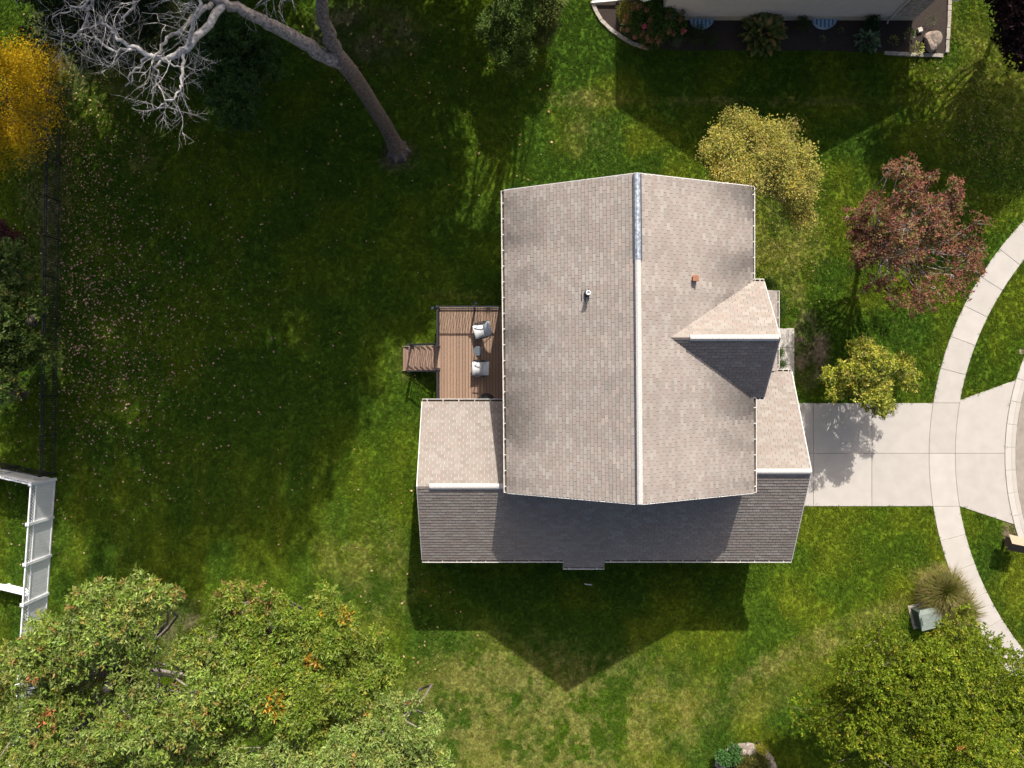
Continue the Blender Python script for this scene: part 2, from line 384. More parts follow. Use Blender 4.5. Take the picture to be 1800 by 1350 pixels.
def grass():
    N = 260000
    x = rng.uniform(-25.5, 25.5, N); y = rng.uniform(-19.6, 19.6, N)
    ok = np.ones(N, bool)
    xj = x + rng.normal(0, .03, N); yj = y + rng.normal(0, .03, N)
    for p in keepout: ok &= ~inside(p, xj, yj)
    x, y = x[ok], y[ok]
    c, s, d = lawn_colour(x, y)
    keep = rng.random(len(x)) > np.clip(s * 1.05, 0, .97); x, y, c, d = x[keep], y[keep], c[keep], d[keep]
    n = len(x)
    c = c * rng.uniform(.65, 1.4, (n, 1)) * np.clip(rng.normal(1, .06, (n, 3)), .8, 1.2)
    # clover and coarse weeds: brighter tufts in drifts
    cl = (fbm(x * .35, y * .35, 21) > .56) & (rng.random(n) < .10); c[cl] = c[cl] * 1.5
    me = bpy.data.meshes.new('grass_points'); me.vertices.add(n)
    me.vertices.foreach_set('co', np.stack([x, y, np.full(n, -.004)], 1).astype(np.float32).ravel())
    ca = np.ones((n, 4), np.float32); ca[:, :3] = c
    me.attributes.new('gcol', 'FLOAT_COLOR', 'POINT').data.foreach_set('color', ca.ravel())
    me.attributes.new('gscale', 'FLOAT', 'POINT').data.foreach_set('value', (rng.uniform(.7, 1.35, n) * (1 - .35 * d)).astype(np.float32))
    me.attributes.new('grot', 'FLOAT', 'POINT').data.foreach_set('value', rng.uniform(0, 6.28, n).astype(np.float32))
    me.attributes.new('gidx', 'INT', 'POINT').data.foreach_set('value', rng.integers(0, 5, n).astype(np.int32))
    o = bpy.data.objects.new('grass', me); COL.objects.link(o); tag(o, 'short mown green lawn grass with yellow dry patches around the houses', 'grass', None, 'stuff')
    gm = grass_material()
    tc = bpy.data.collections.new('grass_tufts')
    for k in range(5):
        t = tuft(k); t.materials.append(gm); tc.objects.link(bpy.data.objects.new('grass_tuft', t))
    ng = bpy.data.node_groups.new('grass_scatter', 'GeometryNodeTree')
    ng.interface.new_socket('Geometry', in_out='INPUT', socket_type='NodeSocketGeometry'); ng.interface.new_socket('Geometry', in_out='OUTPUT', socket_type='NodeSocketGeometry')
    gi = ng.nodes.new('NodeGroupInput'); go = ng.nodes.new('NodeGroupOutput')
    ip = ng.nodes.new('GeometryNodeInstanceOnPoints'); ci = ng.nodes.new('GeometryNodeCollectionInfo')
    ci.inputs['Collection'].default_value = tc; ci.inputs['Separate Children'].default_value = True; ci.inputs['Reset Children'].default_value = True
    def attr(nm, ty):
        a = ng.nodes.new('GeometryNodeInputNamedAttribute'); a.data_type = ty; a.inputs['Name'].default_value = nm; return a.outputs['Attribute']
    cx = ng.nodes.new('ShaderNodeCombineXYZ'); ng.links.new(attr('grot', 'FLOAT'), cx.inputs['Z'])
    ng.links.new(gi.outputs[0], ip.inputs['Points']); ng.links.new(ci.outputs[0], ip.inputs['Instance'])
    ip.inputs['Pick Instance'].default_value = True; ng.links.new(attr('gidx', 'INT'), ip.inputs['Instance Index'])
    ng.links.new(cx.outputs[0], ip.inputs['Rotation']); ng.links.new(attr('gscale', 'FLOAT'), ip.inputs['Scale'])
    ng.links.new(ip.outputs[0], go.inputs[0])
    md = o.modifiers.new('scatter', 'NODES'); md.node_group = ng
grass()

# ------------------------------------------------------------------ the house
SH = np.array([(.46, .40, .34), (.50, .44, .375), (.43, .36, .30), (.44, .355, .30), (.40, .35, .295), (.52, .47, .405), (.47, .385, .325)])
SH = (SH * .6 + SH.mean(0) * .4) * .71 * np.array([.985, .995, 1.03])
ZE, ZR = 6.0, 8.5
def stain_main(p):
    u = np.clip((1.6 - p[:, 0]) / 1.9, 0, 1); u = np.maximum(u, np.clip((p[:, 0] - 7.1) / 2.2, 0, 1))
    n = fbm(p[:, 0] * .28, p[:, 1] * 1.05, 31, 3)
    return (1 - .58 * np.clip((n - .35) * 3.0, 0, 1) * (.16 + .84 * u)) * (1 - .16 * u)
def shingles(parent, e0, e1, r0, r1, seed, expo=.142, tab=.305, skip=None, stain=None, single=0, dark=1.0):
    """tabs laid in courses from eave e0-e1 up to ridge r0-r1; returns nothing, builds real tabs"""
    r = np.random.default_rng(seed); e0, e1, r0, r1 = [np.array(p, float) for p in (e0, e1, r0, r1)]
    n = np.cross(e1 - e0, r0 - e0); n /= np.linalg.norm(n)
    if n[2] < 0: n = -n
    L = max(np.linalg.norm(r0 - e0), np.linalg.norm(r1 - e1)); W = max(np.linalg.norm(e1 - e0), np.linalg.norm(r1 - r0))
    nc = int(math.ceil(L / expo)); U0 = []; U1 = []; V0 = []; V1 = []; full = []
    for i in range(nc):
        off = -tab * ((.5 if i % 2 else 0) + r.uniform(-.08, .08))
        k = np.arange(int(W / tab) + 3); a = off + k * tab; bb = a + tab - .010
        full.append((a >= 0) & (bb <= W)); a = np.clip(a, 0, W); bb = np.clip(bb, 0, W); ok = bb - a > .02
        full[-1] = full[-1][ok]
        U0 += list(a[ok] / W); U1 += list(bb[ok] / W); V0 += [i * expo / L] * ok.sum(); V1 += [min(1.0, (i * expo + expo + .02) / L)] * ok.sum()
    U0, U1, V0, V1 = map(np.array, (U0, U1, V0, V1)); full = np.concatenate(full)
    def pt(u, v, h):
        u = u[:, None]; v = v[:, None]; return (e0 * (1 - u) + e1 * u) * (1 - v) + (r0 * (1 - u) + r1 * u) * v + n * (h[:, None] if isinstance(h, np.ndarray) else h)
    N = len(U0); thick = r.uniform(.020, .027, N)
    mid = pt((U0 + U1) / 2, (V0 + V1) / 2, 0)
    tone = SH[r.integers(0, len(SH), N)] * r.uniform(.93, 1.05, (N, 1)) * dark  # dark puts part of each slope's light and shade into the tab colour
    if stain is not None: tone = tone * stain(mid)[:, None] ** np.array([1.0, .985, .96])
    keep = np.ones(N, bool) if skip is None else ~skip(mid)
    sel = np.zeros(N, bool)
    if single:                                     # those that show largest become parts of their own
        sc_ = np.where(keep & full & (V1 < .985), 1 / (H - mid[:, 2]) ** 2 * (1 - np.hypot(mid[:, 0], mid[:, 1] * 1.0) * .004), -1)
        sel[np.argsort(-sc_)[:single]] = True
        bu = (e1 - e0) / np.linalg.norm(e1 - e0); bv = np.cross(n, bu)
        if bv.dot(r0 - e0) < 0: bv = -bv
        meshes = {}
        for i in np.where(sel)[0]:
            key = int(r.integers(0, 14)); q = int(round(np.mean(tone[i]) * 40))
            if (key, q) not in meshes:
                w = (tab - .010) / 2; l = (expo + .02) / 2; t = .020 + .007 * (key % 5) / 5
                vv = np.array([(-w, -l, 0), (w, -l, 0), (w, l, 0), (-w, l, 0), (-w, -l, t), (w, -l, t), (w, l, .003), (-w, l, .003)])
                tc = SH[key % len(SH)]; tc = tc / tc.mean() * q / 40
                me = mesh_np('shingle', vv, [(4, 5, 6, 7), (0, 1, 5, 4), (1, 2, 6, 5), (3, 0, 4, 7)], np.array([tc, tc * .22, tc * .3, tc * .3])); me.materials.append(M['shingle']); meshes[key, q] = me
            c = mid[i]; MM = Matrix(((bu[0], bv[0], n[0], c[0]), (bu[1], bv[1], n[1], c[1]), (bu[2], bv[2], n[2], c[2]), (0, 0, 0, 1)))
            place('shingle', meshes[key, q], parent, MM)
    use = keep & ~sel; U0, U1, V0, V1, thick, tone = U0[use], U1[use], V0[use], V1[use], thick[use], tone[use]; N = len(U0)
    vs = np.stack([pt(U0, V0, 0), pt(U1, V0, 0), pt(U1, V1, 0), pt(U0, V1, 0), pt(U0, V0, thick), pt(U1, V0, thick), pt(U1, V1, .003), pt(U0, V1, .003)], 1).reshape(-1, 3)
    base = np.arange(N)[:, None, None] * 8; fs = (base + np.array([[4, 5, 6, 7], [0, 1, 5, 4], [1, 2, 6, 5], [3, 0, 4, 7]])[None]).reshape(-1, 4)
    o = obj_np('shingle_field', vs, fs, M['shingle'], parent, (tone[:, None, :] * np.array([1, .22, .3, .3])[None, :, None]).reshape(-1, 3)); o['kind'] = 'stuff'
    return o
def roof_deck(parent, name, e0, e1, r0, r1, t=.14):
    """the boarding below the shingles, as a slab of even thickness"""
    m = MB(); tops = [Vector(p) - Vector((0, 0, .004)) for p in (e0, e1, r1, r0)]; lows = [p - Vector((0, 0, t)) for p in tops]
    nrm = (tops[1] - tops[0]).cross(tops[2] - tops[0])
    fs = [(0, 1, 2, 3), (7, 6, 5, 4)] + [(i + 4, (i + 1) % 4 + 4, (i + 1) % 4, i) for i in range(4)]
    if nrm.z < 0: fs = [f[::-1] for f in fs]
    m.add(tops + lows, fs); return m.build(name, M['white_trim'], parent)
def gutter(parent, p, q, out, step=.62, w=.125, first=.25):
    """open trough from p to q hung on the eave; out = horizontal direction away from the roof"""
    p = Vector(p); q = Vector(q); out = Vector(out).normalized(); m = MB()
    prof = [(0.0, .0), (.004, -.11), (w * .7, -.115), (w, -.05), (w, .004), (w - .028, .004), (w - .028, -.012)]
    a = [p + out * x + Vector((0, 0, z)) for x, z in prof]; b_ = [q + out * x + Vector((0, 0, z)) for x, z in prof]
    n = len(prof); m.add(a + b_, [(i, i + 1, n + i + 1, n + i) for i in range(n - 1)] + [(0, 3, 4), (0, 2, 3), (0, 1, 2), (n, n + 4, n + 3), (n, n + 3, n + 2), (n, n + 2, n + 1)])
    g = m.build('gutter', M['white_metal'], parent)
    d = MB(); ww = w * .62; d.add([p + out * .012 + Vector((0, 0, -.085)), q + out * .012 + Vector((0, 0, -.085)), q + out * ww + Vector((0, 0, -.09)), p + out * ww + Vector((0, 0, -.09))], [(0, 1, 2, 3)])
    d.build('leaf_debris', M['debris'], g)
    L = (q - p).length; dr = (q - p) / L; k = first
    hm = MB(); hm.bar((-.0, 0, 0), out * (w - .005), .032, .014); hme = hm.mesh('hanger', M['white_metal'])
    ez = MB()
    while k < L:
        place('hanger', hme, g, Matrix.Translation(p + dr * k + Vector((0, 0, -.004)))); k += step
    for c in (p, q):
        ez = MB(); ez.bar(c + Vector((0, 0, -.055)), c + out * w + Vector((0, 0, -.055)), .012, .118); ez.build('end_cap', M['white_metal'], g)
    return g
def ridge_cap(parent, p, q, mat, w=.24, h=.055, name='ridge_vent', slope=.5):
    p = Vector(p); q = Vector(q); d = (q - p).normalized(); s = Vector((-d.y, d.x, 0)).normalized(); m = MB()
    prof = [(-w / 2, h - w / 2 * slope - .02), (-w / 2, h - w / 2 * slope + .012), (-w * .18, h - w * .09 * slope + .012), (w * .18, h - w * .09 * slope + .012), (w / 2, h - w / 2 * slope + .012), (w / 2, h - w / 2 * slope - .02)]
    a = [p + s * x + Vector((0, 0, z)) for x, z in prof]; b_ = [q + s * x + Vector((0, 0, z)) for x, z in prof]; n = len(prof)
    m.add(a + b_, [(i, n + i, n + i + 1, i + 1) for i in range(n - 1)] + [tuple(range(n)), tuple(range(2 * n - 1, n - 1, -1))])
    return m.build(name, mat, parent)
def lap_wall(m, p, q, z0, z1, out, step=.11):
    """lapped siding boards between plan points p and q"""
    p = Vector((p[0], p[1], 0)); q = Vector((q[0], q[1], 0)); o = Vector((out[0], out[1], 0)); z = z0
    while z < z1 - .001:
        t = min(z + step, z1)
        m.add([p + o * .022 + Vector((0, 0, z)), q + o * .022 + Vector((0, 0, z)), q + o * .006 + Vector((0, 0, t)), p + o * .006 + Vector((0, 0, t)), p + Vector((0, 0, z)), q + Vector((0, 0, z))],
              [(0, 1, 2, 3), (4, 5, 1, 0)]); z = t
def window(parent, c, w, h, out, mat=None):
    """c = centre on the wall face, out = outward unit vector"""
    c = Vector(c); o = Vector(out); s = Vector((-o.y, o.x, 0)); u = Vector((0, 0, 1)); t = .07
    m = MB()
    for a, b_ in ((-s * w / 2 - u * h / 2, s * w / 2 - u * h / 2), (-s * w / 2 + u * h / 2, s * w / 2 + u * h / 2)): m.bar(c + a - s * t / 2 + o * .03, c + b_ + s * t / 2 + o * .03, .07, t)
    for k in (-1, 1): m.bar(c + s * k * w / 2 - u * (h / 2 - t / 2) + o * .03, c + s * k * w / 2 + u * (h / 2 - t / 2) + o * .03, .068, t - .004, up=(o.x, o.y, 0))
    f = m.build('window', M['white_trim'], parent)
    g = MB(); g.bar(c - s * (w / 2 - .02) + o * .026, c + s * (w / 2 - .02) + o * .026, .012, h - .02); g.build('pane', M['glass'], f)
    g = MB(); g.bar(c - s * (w / 2 - .03) + o * .04, c + s * (w / 2 - .03) + o * .04, .02, .045); g.build('sash_bar', M['white_trim'], f)
    return f

house = thing('house', 'large beige shingled house with long pale ridge vent, rear wing and front gable', 'house', (4.6, 0, 0))
MW0, MW1 = P(886, 335, ZE), P(891, 866, ZE)            # main roof corners from the picture
MR0, MR1 = P(1120, 305, ZR), P(1125, 886, ZR)
ME0, ME1 = P(1322, 328, ZE), P(1325, 866, ZE)
WZ = 3.4
sW = S(WZ)
# walls ----------------------------------------------------------------
wall = MB()
wx0, wx1, wy0, wy1 = .12, 9.1, -3.95, 7.35
for p, q, o in (((wx0, wy0), (wx1, wy0), (0, -1)), ((wx1, wy0), (wx1, wy1), (1, 0)), ((wx1, wy1), (wx0, wy1), (0, 1)), ((wx0, wy1), (wx0, wy0), (-1, 0))):
    lap_wall(wall, p, q, .5, ZE + .1, o)
for y, o in ((wy0, -1), (wy1, 1)):                    # gable triangles in stepped boards
    z = ZE + .1
    while z < ZR - .2:
        k = (z - ZE) / (ZR - ZE); a, b_ = wx0 + 4.4 * k, wx1 - 4.55 * k
        wall.add([(a, y + o * .022, z), (b_, y + o * .022, z), (b_ - .23, y + o * .006, z + .11), (a + .23, y + o * .006, z + .11), (a, y, z), (b_, y, z)], [(0, 1, 2, 3), (4, 5, 1, 0)]); z += .11
wallo = wall.build('main_wall', M['siding_house'], house)
ww = MB()
for p, q, o in (((-3.45, -7.15), (11.62, -7.15), (0, -1)), ((-3.45, -1.35), (-3.45, -7.15), (-1, 0)), ((wx0, -1.35), (-3.45, -1.35), (0, 1)), ((11.62, -7.15), (11.62, .1), (1, 0)), ((11.62, .1), (9.1, .1), (0, 1))):
    lap_wall(ww, p, q, .35, WZ - .05, o)
for x, yc, hw, zt, o in ((-3.45, -4.16, 2.9, 1.5, -1), (11.62, -3.51, 3.6, 1.85, 1)):
    z = WZ - .05; n = 0
    while n * .11 < zt:
        k = hw * (1 - n * .11 / zt); k2 = hw * (1 - (n * .11 + .11) / zt)
        ww.add([(x + o * .022, yc - k, z), (x + o * .022, yc + k, z), (x + o * .006, yc + max(k2, 0), z + .11), (x + o * .006, yc - max(k2, 0), z + .11), (x, yc - k, z), (x, yc + k, z)], [(0, 1, 2, 3), (4, 5, 1, 0)]); n += 1; z += .11
ww.build('wing_wall', M['siding_house'], house)
fd = MB(); fd.box((-3.43, -7.13, -.2), (11.6, -1.37, .36)); fd.box((.14, -3.9, -.2), (9.08, 7.33, .52)); fd.box((9.0, -3, -.2), (11.6, .08, .355)); fd.build('foundation', M['foundation'], house)
# main roof -----------------------------------------------------------
rw = roof_deck(house, 'main_roof', MW0, MW1, MR0, MR1)
shingles(rw, MW0, MW1, MR0, MR1, 11, stain=stain_main, single=300)
re_ = roof_deck(house, 'street_side_roof', ME0, ME1, MR0, MR1)
def gable_z(y): return 7.85 - abs(y - 1.70) * .815
shingles(re_, ME0, ME1, MR0, MR1, 12, stain=stain_main, skip=lambda p: (p[:, 2] + .25 < 7.85 - np.abs(p[:, 1] - 1.70) * .815) & (p[:, 0] > 5.7))
for (a, b_, nm) in ((MW0, MR0, 0), (ME0, MR0, 0), (MW1, MR1, 0), (ME1, MR1, 0)):
    m = MB(); s = .012 if a.y > 0 else -.012
    m.add([a + Vector((0, s, .002)), b_ + Vector((0, s, .002)), b_ + Vector((0, s, -.2)), a + Vector((0, s, -.2)), a + Vector((0, s * 3, .002)), b_ + Vector((0, s * 3, .002)), b_ + Vector((0, s * 3, -.2)), a + Vector((0, s * 3, -.2))],
          [(0, 1, 2, 3), (7, 6, 5, 4), (0, 4, 5, 1), (2, 6, 7, 3), (1, 5, 6, 2), (0, 3, 7, 4)]); m.build('rake_board', M['white_trim'], house)
gutter(house, MW1 + Vector((0, 0, -.02)), MW0 + Vector((0, 0, -.02)), (-1, 0, 0))
gN = P(1322, 491, ZE); gS = P(1325, 700, ZE)
gutter(house, gN + Vector((0, 0, -.02)), ME0 + Vector((0, 0, -.02)), (1, 0, 0))
gutter(house, ME1 + Vector((0, 0, -.02)), gS + Vector((0, 0, -.02)), (1, 0, 0))
def lerp(a, b_, t): return a * (1 - t) + b_ * t
tj = (457 - 305) / 581
c1 = ridge_cap(house, MR0, lerp(MR0, MR1, tj), M['galv'], .20, .07); tag(c1, 'bare grey metal length of the ridge vent')
for sx in (-1, 1):
    m = MB(); s = Vector((sx * .125, 0, .0)); m.bar(MR0 + s, lerp(MR0, MR1, tj) + s, .06, .02); m.build('flashing', M['dark_strip'], c1)
c2 = ridge_cap(house, lerp(MR0, MR1, tj) + Vector((0, -.004, .006)), MR1, M['cap_white'], .20, .07)
m = MB(); m.bar(lerp(MR0, MR1, tj) + Vector((-.128, 0, 0)), MR1 + Vector((-.128, 0, 0)), .035, .02); m.build('flashing', M['dark_strip'], c2)
# rear wing and garage roofs ------------------------------------------
yS, yN, yG = (675 - 984) / sW, (675 - 706) / sW, (675 - 653) / sW
xL, xR = -3.86, 12.03
yr1 = (yS + yN) / 2; zr1 = WZ + (yN - yS) / 4; yr2 = (yS + yG) / 2; zr2 = WZ + (yG - yS) / 4
inner = lambda p: (p[:, 0] > .3) & (p[:, 0] < 8.95) & (p[:, 1] > -3.85)
XM = 6.0
a = [Vector(v) for v in ((xL, yS, WZ), (XM, yS, WZ), (xL, yr1, zr1), (XM, yr1, zr1))]
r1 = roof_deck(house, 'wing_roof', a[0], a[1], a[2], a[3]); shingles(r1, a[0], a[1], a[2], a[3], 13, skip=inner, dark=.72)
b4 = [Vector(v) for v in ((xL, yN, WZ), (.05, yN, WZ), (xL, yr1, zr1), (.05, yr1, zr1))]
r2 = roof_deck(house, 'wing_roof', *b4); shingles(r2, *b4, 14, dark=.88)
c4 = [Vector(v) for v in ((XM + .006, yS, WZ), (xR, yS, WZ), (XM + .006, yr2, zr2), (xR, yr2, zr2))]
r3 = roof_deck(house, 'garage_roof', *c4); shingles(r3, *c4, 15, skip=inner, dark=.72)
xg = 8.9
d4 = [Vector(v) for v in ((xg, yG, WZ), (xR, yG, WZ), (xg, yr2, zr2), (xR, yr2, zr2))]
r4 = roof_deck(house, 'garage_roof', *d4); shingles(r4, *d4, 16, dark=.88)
for x, s, yy, zr, yn in ((xL, -1, yr1, zr1, yN), (xR, 1, yr2, zr2, yG)):
    for ye in (yS, yn):
        m = MB(); m.add([(x + s * .004, ye, WZ), (x + s * .004, yy, zr), (x + s * .004, yy, zr - .2), (x + s * .004, ye, WZ - .2), (x + s * .03, ye, WZ), (x + s * .03, yy, zr), (x + s * .03, yy, zr - .2), (x + s * .03, ye, WZ - .2)],
              [(0, 1, 2, 3), (7, 6, 5, 4), (0, 4, 5, 1), (2, 6, 7, 3), (1, 5, 6, 2), (0, 3, 7, 4)]); m.build('rake_board', M['white_trim'], house)
ridge_cap(house, P(755, 855, zr1).xy.to_3d() + Vector((0, yr1 - P(755, 855, zr1).y, zr1)), (.1, yr1, zr1), M['cap_white'], .23)
ridge_cap(house, (9.12, yr2, zr2), (xR - .02, yr2, zr2), M['cap_white'], .21)
m = MB(); m.bar((9.12, yr2 - .13, zr2 - .02), (xR - .03, yr2 - .13, zr2 - .02), .05, .02); m.build('flashing', M['dark_strip'], house)
bx0, bx1 = P(990, 1000, 3.2).x, P(1062, 1000, 3.2).x
gutter(house, (xL, yS, WZ - .02), (bx0 - .01, yS, WZ - .02), (0, -1, 0), .62)
gutter(house, (bx1 + .01, yS, WZ - .02), (xR, yS, WZ - .02), (0, -1, 0), .62)
gutter(house, (.0, yN, WZ - .02), (xL, yN, WZ - .02), (0, 1, 0), .68)
# fireplace bump-out with its own strip of roof
e = [Vector(v) for v in ((bx0, yS - .36, WZ - .18), (bx1, yS - .36, WZ - .18), (bx0, yS - .002, WZ - .002), (bx1, yS - .002, WZ - .002))]
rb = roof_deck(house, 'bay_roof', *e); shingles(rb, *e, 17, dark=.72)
gutter(house, (bx0, yS - .36, WZ - .20), (bx1, yS - .36, WZ - .20), (0, -1, 0), .6, .11)
m = MB(); m.box((bx0 + .15, yS + .05, -.1), (bx1 - .15, -7.16, WZ - .33)); m.box((bx0 + .15, yS - .12, -.1), (bx1 - .15, yS + .049, WZ - .36)); m.build('bay_wall', M['siding_house'], house)
# front cross gable ---------------------------------------------------
gz = 7.85; gxe = 9.93
ge = [Vector((6.0, 4.03, 6.0)), Vector((gxe, 4.03, 6.0)), Vector((5.6, 1.70, gz)), Vector((gxe - .06, 1.70, gz))]
main_z = lambda p: ZR - (p[:, 0] - 4.54) * (2.5 / 4.94)
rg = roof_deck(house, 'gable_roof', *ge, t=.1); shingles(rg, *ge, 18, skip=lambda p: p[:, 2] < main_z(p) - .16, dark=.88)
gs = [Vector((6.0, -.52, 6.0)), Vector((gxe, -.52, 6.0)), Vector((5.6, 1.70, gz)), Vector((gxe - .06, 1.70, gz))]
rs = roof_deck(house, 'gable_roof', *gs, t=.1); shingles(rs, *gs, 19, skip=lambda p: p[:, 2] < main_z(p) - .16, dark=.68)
ridge_cap(house, (P(1213, 594, gz).x, 1.70, gz), (gxe - .13, 1.70, gz), M['cap_white'], .22, .06, slope=.8)
gutter(house, (gxe, 4.03, 5.98), (ME0.x + .13, 4.03, 5.98), (0, 1, 0), .42, .12, .16)
gutter(house, (ME1.x + .13, -.52, 5.98), (gxe, -.52, 5.98), (0, -1, 0), .36, .12, .12)
m = MB()
lap_wall(m, (9.55, -.2), (9.55, 3.7), 3.4, 6.0, (1, 0)); lap_wall(m, (9.1, -.2), (9.55, -.2), 3.4, 6.0, (0, -1)); lap_wall(m, (9.55, 3.7), (9.1, 3.7), 3.4, 6.0, (0, 1))
n = 0
while n * .11 < 1.55:
    k = 1.95 * (1 - n * .11 / 1.6); z = 6 + n * .11; m.add([(9.57, 1.7 - k, z), (9.57, 1.7 + k, z), (9.556, 1.7 + k - .12, z + .11), (9.556, 1.7 - k + .12, z + .11)], [(0, 1, 2, 3)]); n += 1
m.build('gable_wall', M['siding_house'], house)
for ye in (4.03, -.52):
    m = MB(); x0, x1 = gxe - .0, gxe + .022; p, q = Vector((0, ye, 6.0)), Vector((-.06, 1.70, gz))
    m.add([p + Vector((x0, 0, .0)), q + Vector((x0, 0, .0)), q + Vector((x0, 0, -.18)), p + Vector((x0, 0, -.18)), p + Vector((x1, 0, .0)), q + Vector((x1, 0, .0)), q + Vector((x1, 0, -.18)), p + Vector((x1, 0, -.18))],
          [(0, 1, 2, 3), (7, 6, 5, 4), (0, 4, 5, 1), (2, 6, 7, 3), (1, 5, 6, 2), (0, 3, 7, 4)]); m.build('rake_board', M['white_trim'], house)
# porch roof ----------------------------------------------------------
xP = P(1366, 560, WZ).x; yP = P(1366, 511, WZ).y
pe = [Vector((xP, yG + .02, WZ)), Vector((xP, yP, WZ)), Vector((9.2, yG + .02, WZ + .95)), Vector((9.2, yP, WZ + .95))]
rp = roof_deck(house, 'porch_roof', *pe, t=.1); shingles(rp, *pe, 20)
gutter(house, (xP, yG + .16, WZ - .02), (xP, yP, WZ - .02), (1, 0, 0), .68, .11, .12)
gutter(house, (xR - .02, yG, WZ - .02), (xP + .03, yG, WZ - .02), (0, 1, 0), .24, .11, .1)
for y in (3.75, 2.2):
    m = MB(); m.box((xP - .22, y - .07, .03), (xP - .08, y + .07, WZ - .12)); m.build('porch_post', M['white_trim'], house)
m = MB(); m.box((9.12, .13, 0), (xP - .05, 3.9, .16)); m.build('porch_floor', M['foundation'], house)
# openings ------------------------------------------------------------
for y, z in ((5.8, 4.6), (2.6, 4.6), (-2.2, 4.6), (5.8, 1.9)): window(house, (wx0 - .02, y, z), 1.1, 1.3, (-1, 0, 0))
m = MB(); m.box((wx0 - .05, .4, .98), (wx0 - .005, 2.2, 3.05)); dd = m.build('sliding_door', M['white_trim'], house)
m = MB(); m.box((wx0 - .06, .5, 1.08), (wx0 - .045, 1.26, 2.95)); m.build('pane', M['glass'], dd)
m = MB(); m.box((wx0 - .06, 1.34, 1.08), (wx0 - .045, 2.1, 2.95)); m.build('pane', M['glass'], dd)
window(house, (9.57, 1.7, 4.9), 1.5, 1.3, (1, 0, 0)); window(house, (wx1 + .02, 5.9, 4.6), 1.2, 1.3, (1, 0, 0)); window(house, (wx1 + .02, -2.4, 4.75), .9, 1.0, (1, 0, 0))
window(house, (wx1 + .02, 5.9, 1.9), 1.4, 1.4, (1, 0, 0)); window(house, (3.0, wy1 + .02, 4.6), 1.1, 1.3, (0, 1, 0)); window(house, (6.8, wy1 + .02, 4.6), 1.1, 1.3, (0, 1, 0))
window(house, (-3.47, -4.2, 1.9), 1.6, 1.2, (-1, 0, 0))
m = MB(); m.box((wx1 + .01, 1.2, .17), (wx1 + .06, 2.15, 2.3)); fdoor = m.build('front_door', M['shake'], house)
m = MB(); m.box((wx1 + .062, 1.28, 1.15), (wx1 + .10, 1.34, 1.3)); m.build('handle', M['galv'], fdoor)
m = MB(); m.box((11.645, -5.95, .02), (11.66, -1.1, 2.25)); gd = m.build('garage_door', M['white_trim'], house)
for z in (.05, .6, 1.15, 1.7):
    m = MB(); m.box((11.661, -5.9, z), (11.685, -1.15, z + .52)); m.build('door_panel', M['white_trim'], gd)
# things on the roof --------------------------------------------------
def west_z(x): return ZE + (x + .25) * (2.5 / 4.79)
v = P(1031, 517, 7.55); vz = west_z(v.x)
m = MB(); s = 2.5 / 4.79
m.add([(v.x - .22, v.y - .26, west_z(v.x - .22) + .022), (v.x + .14, v.y - .26, west_z(v.x + .14) + .022), (v.x + .14, v.y + .2, west_z(v.x + .14) + .022), (v.x - .22, v.y + .2, west_z(v.x - .22) + .022)], [(0, 1, 2, 3)])
fl = m.build('vent_flashing', M['dark_strip'], rw)
m = MB(); m.lathe((v.x + .02, v.y, vz - .05), [(.13, 0), (.12, .1), (.085, .2), (.082, .30)], 16); m.build('vent_boot', M['dark_strip'], rw)
m = MB(); m.lathe((v.x + .02, v.y, vz + .1), [(.07, 0), (.07, .32), (.088, .32), (.088, .36), (.05, .36), (.045, .30), (.0005, .30)], 18); m.build('vent_pipe', M['plastic'], rw)
q = P(1221, 490, 7.4); qz = ZR - (q.x - 4.54) * .506
m = MB(); m.box((q.x - .095, q.y - .095, qz - .08), (q.x + .095, q.y + .095, qz + .22)); fo = m.build('flue_box', M['copper'], re_, bevel=.012)
m = MB(); m.box((q.x - .11, q.y - .11, qz + .222), (q.x + .11, q.y + .11, qz + .245)); m.build('flue_cap', M['copper'], re_, bevel=.006)

# ------------------------------------------------------------------ the deck
DZ = .95
deck = thing('deck', 'brown plank deck with black metal railing built against the house', 'deck', (-1.9, 1.1, 0))
dx0, dx1 = P(770, 600, DZ).x, wx0 - .03; dy0, dy1 = -1.33, P(800, 541, DZ).y
nb = 25; bw = (dx1 - dx0) / nb
for k in range(nb):
    t = .29 * random.uniform(.80, 1.12); m = MB(); m.col = (t, t * .655, t * .455)
    m.box((dx0 + k * bw + .008, dy0, DZ - .03), (dx0 + (k + 1) * bw - .010, dy1, DZ)); m.build('board', M['board'], deck)
m = MB()
for y in np.linspace(dy0 + .1, dy1 - .1, 9): m.box((dx0 + .02, y - .02, DZ - .25), (dx1, y + .02, DZ - .032))
m.build('joists', M['shake'], deck)
for k, (a, b_) in enumerate((((dx0 - .02, dy0), (dx0 + .018, dy1)), ((dx0 + .02, dy1 + .002), (dx1, dy1 + .04)))):
    m = MB(); m.box((a[0], a[1], DZ - .28), (b_[0], b_[1], DZ - .002)); m.build('rim_board', M['board'] if 0 else M['cedar'], deck)
for x, y in ((dx0 + .1, dy0 + .2), (dx0 + .1, dy1 - .1), (-1.7, dy1 - .1), (dx0 + .1, .95), (dx0 + .1, 2.1)):
    m = MB(); m.box((x - .06, y - .06, -.1), (x + .06, y + .06, DZ - .26)); m.build('support_post', M['shake'], deck)
RZ = DZ + .98
bal = MB(); bal.box((-.01, -.01, 0), (.01, .01, RZ - DZ - .12)); bal_me = bal.mesh('baluster', M['black'])
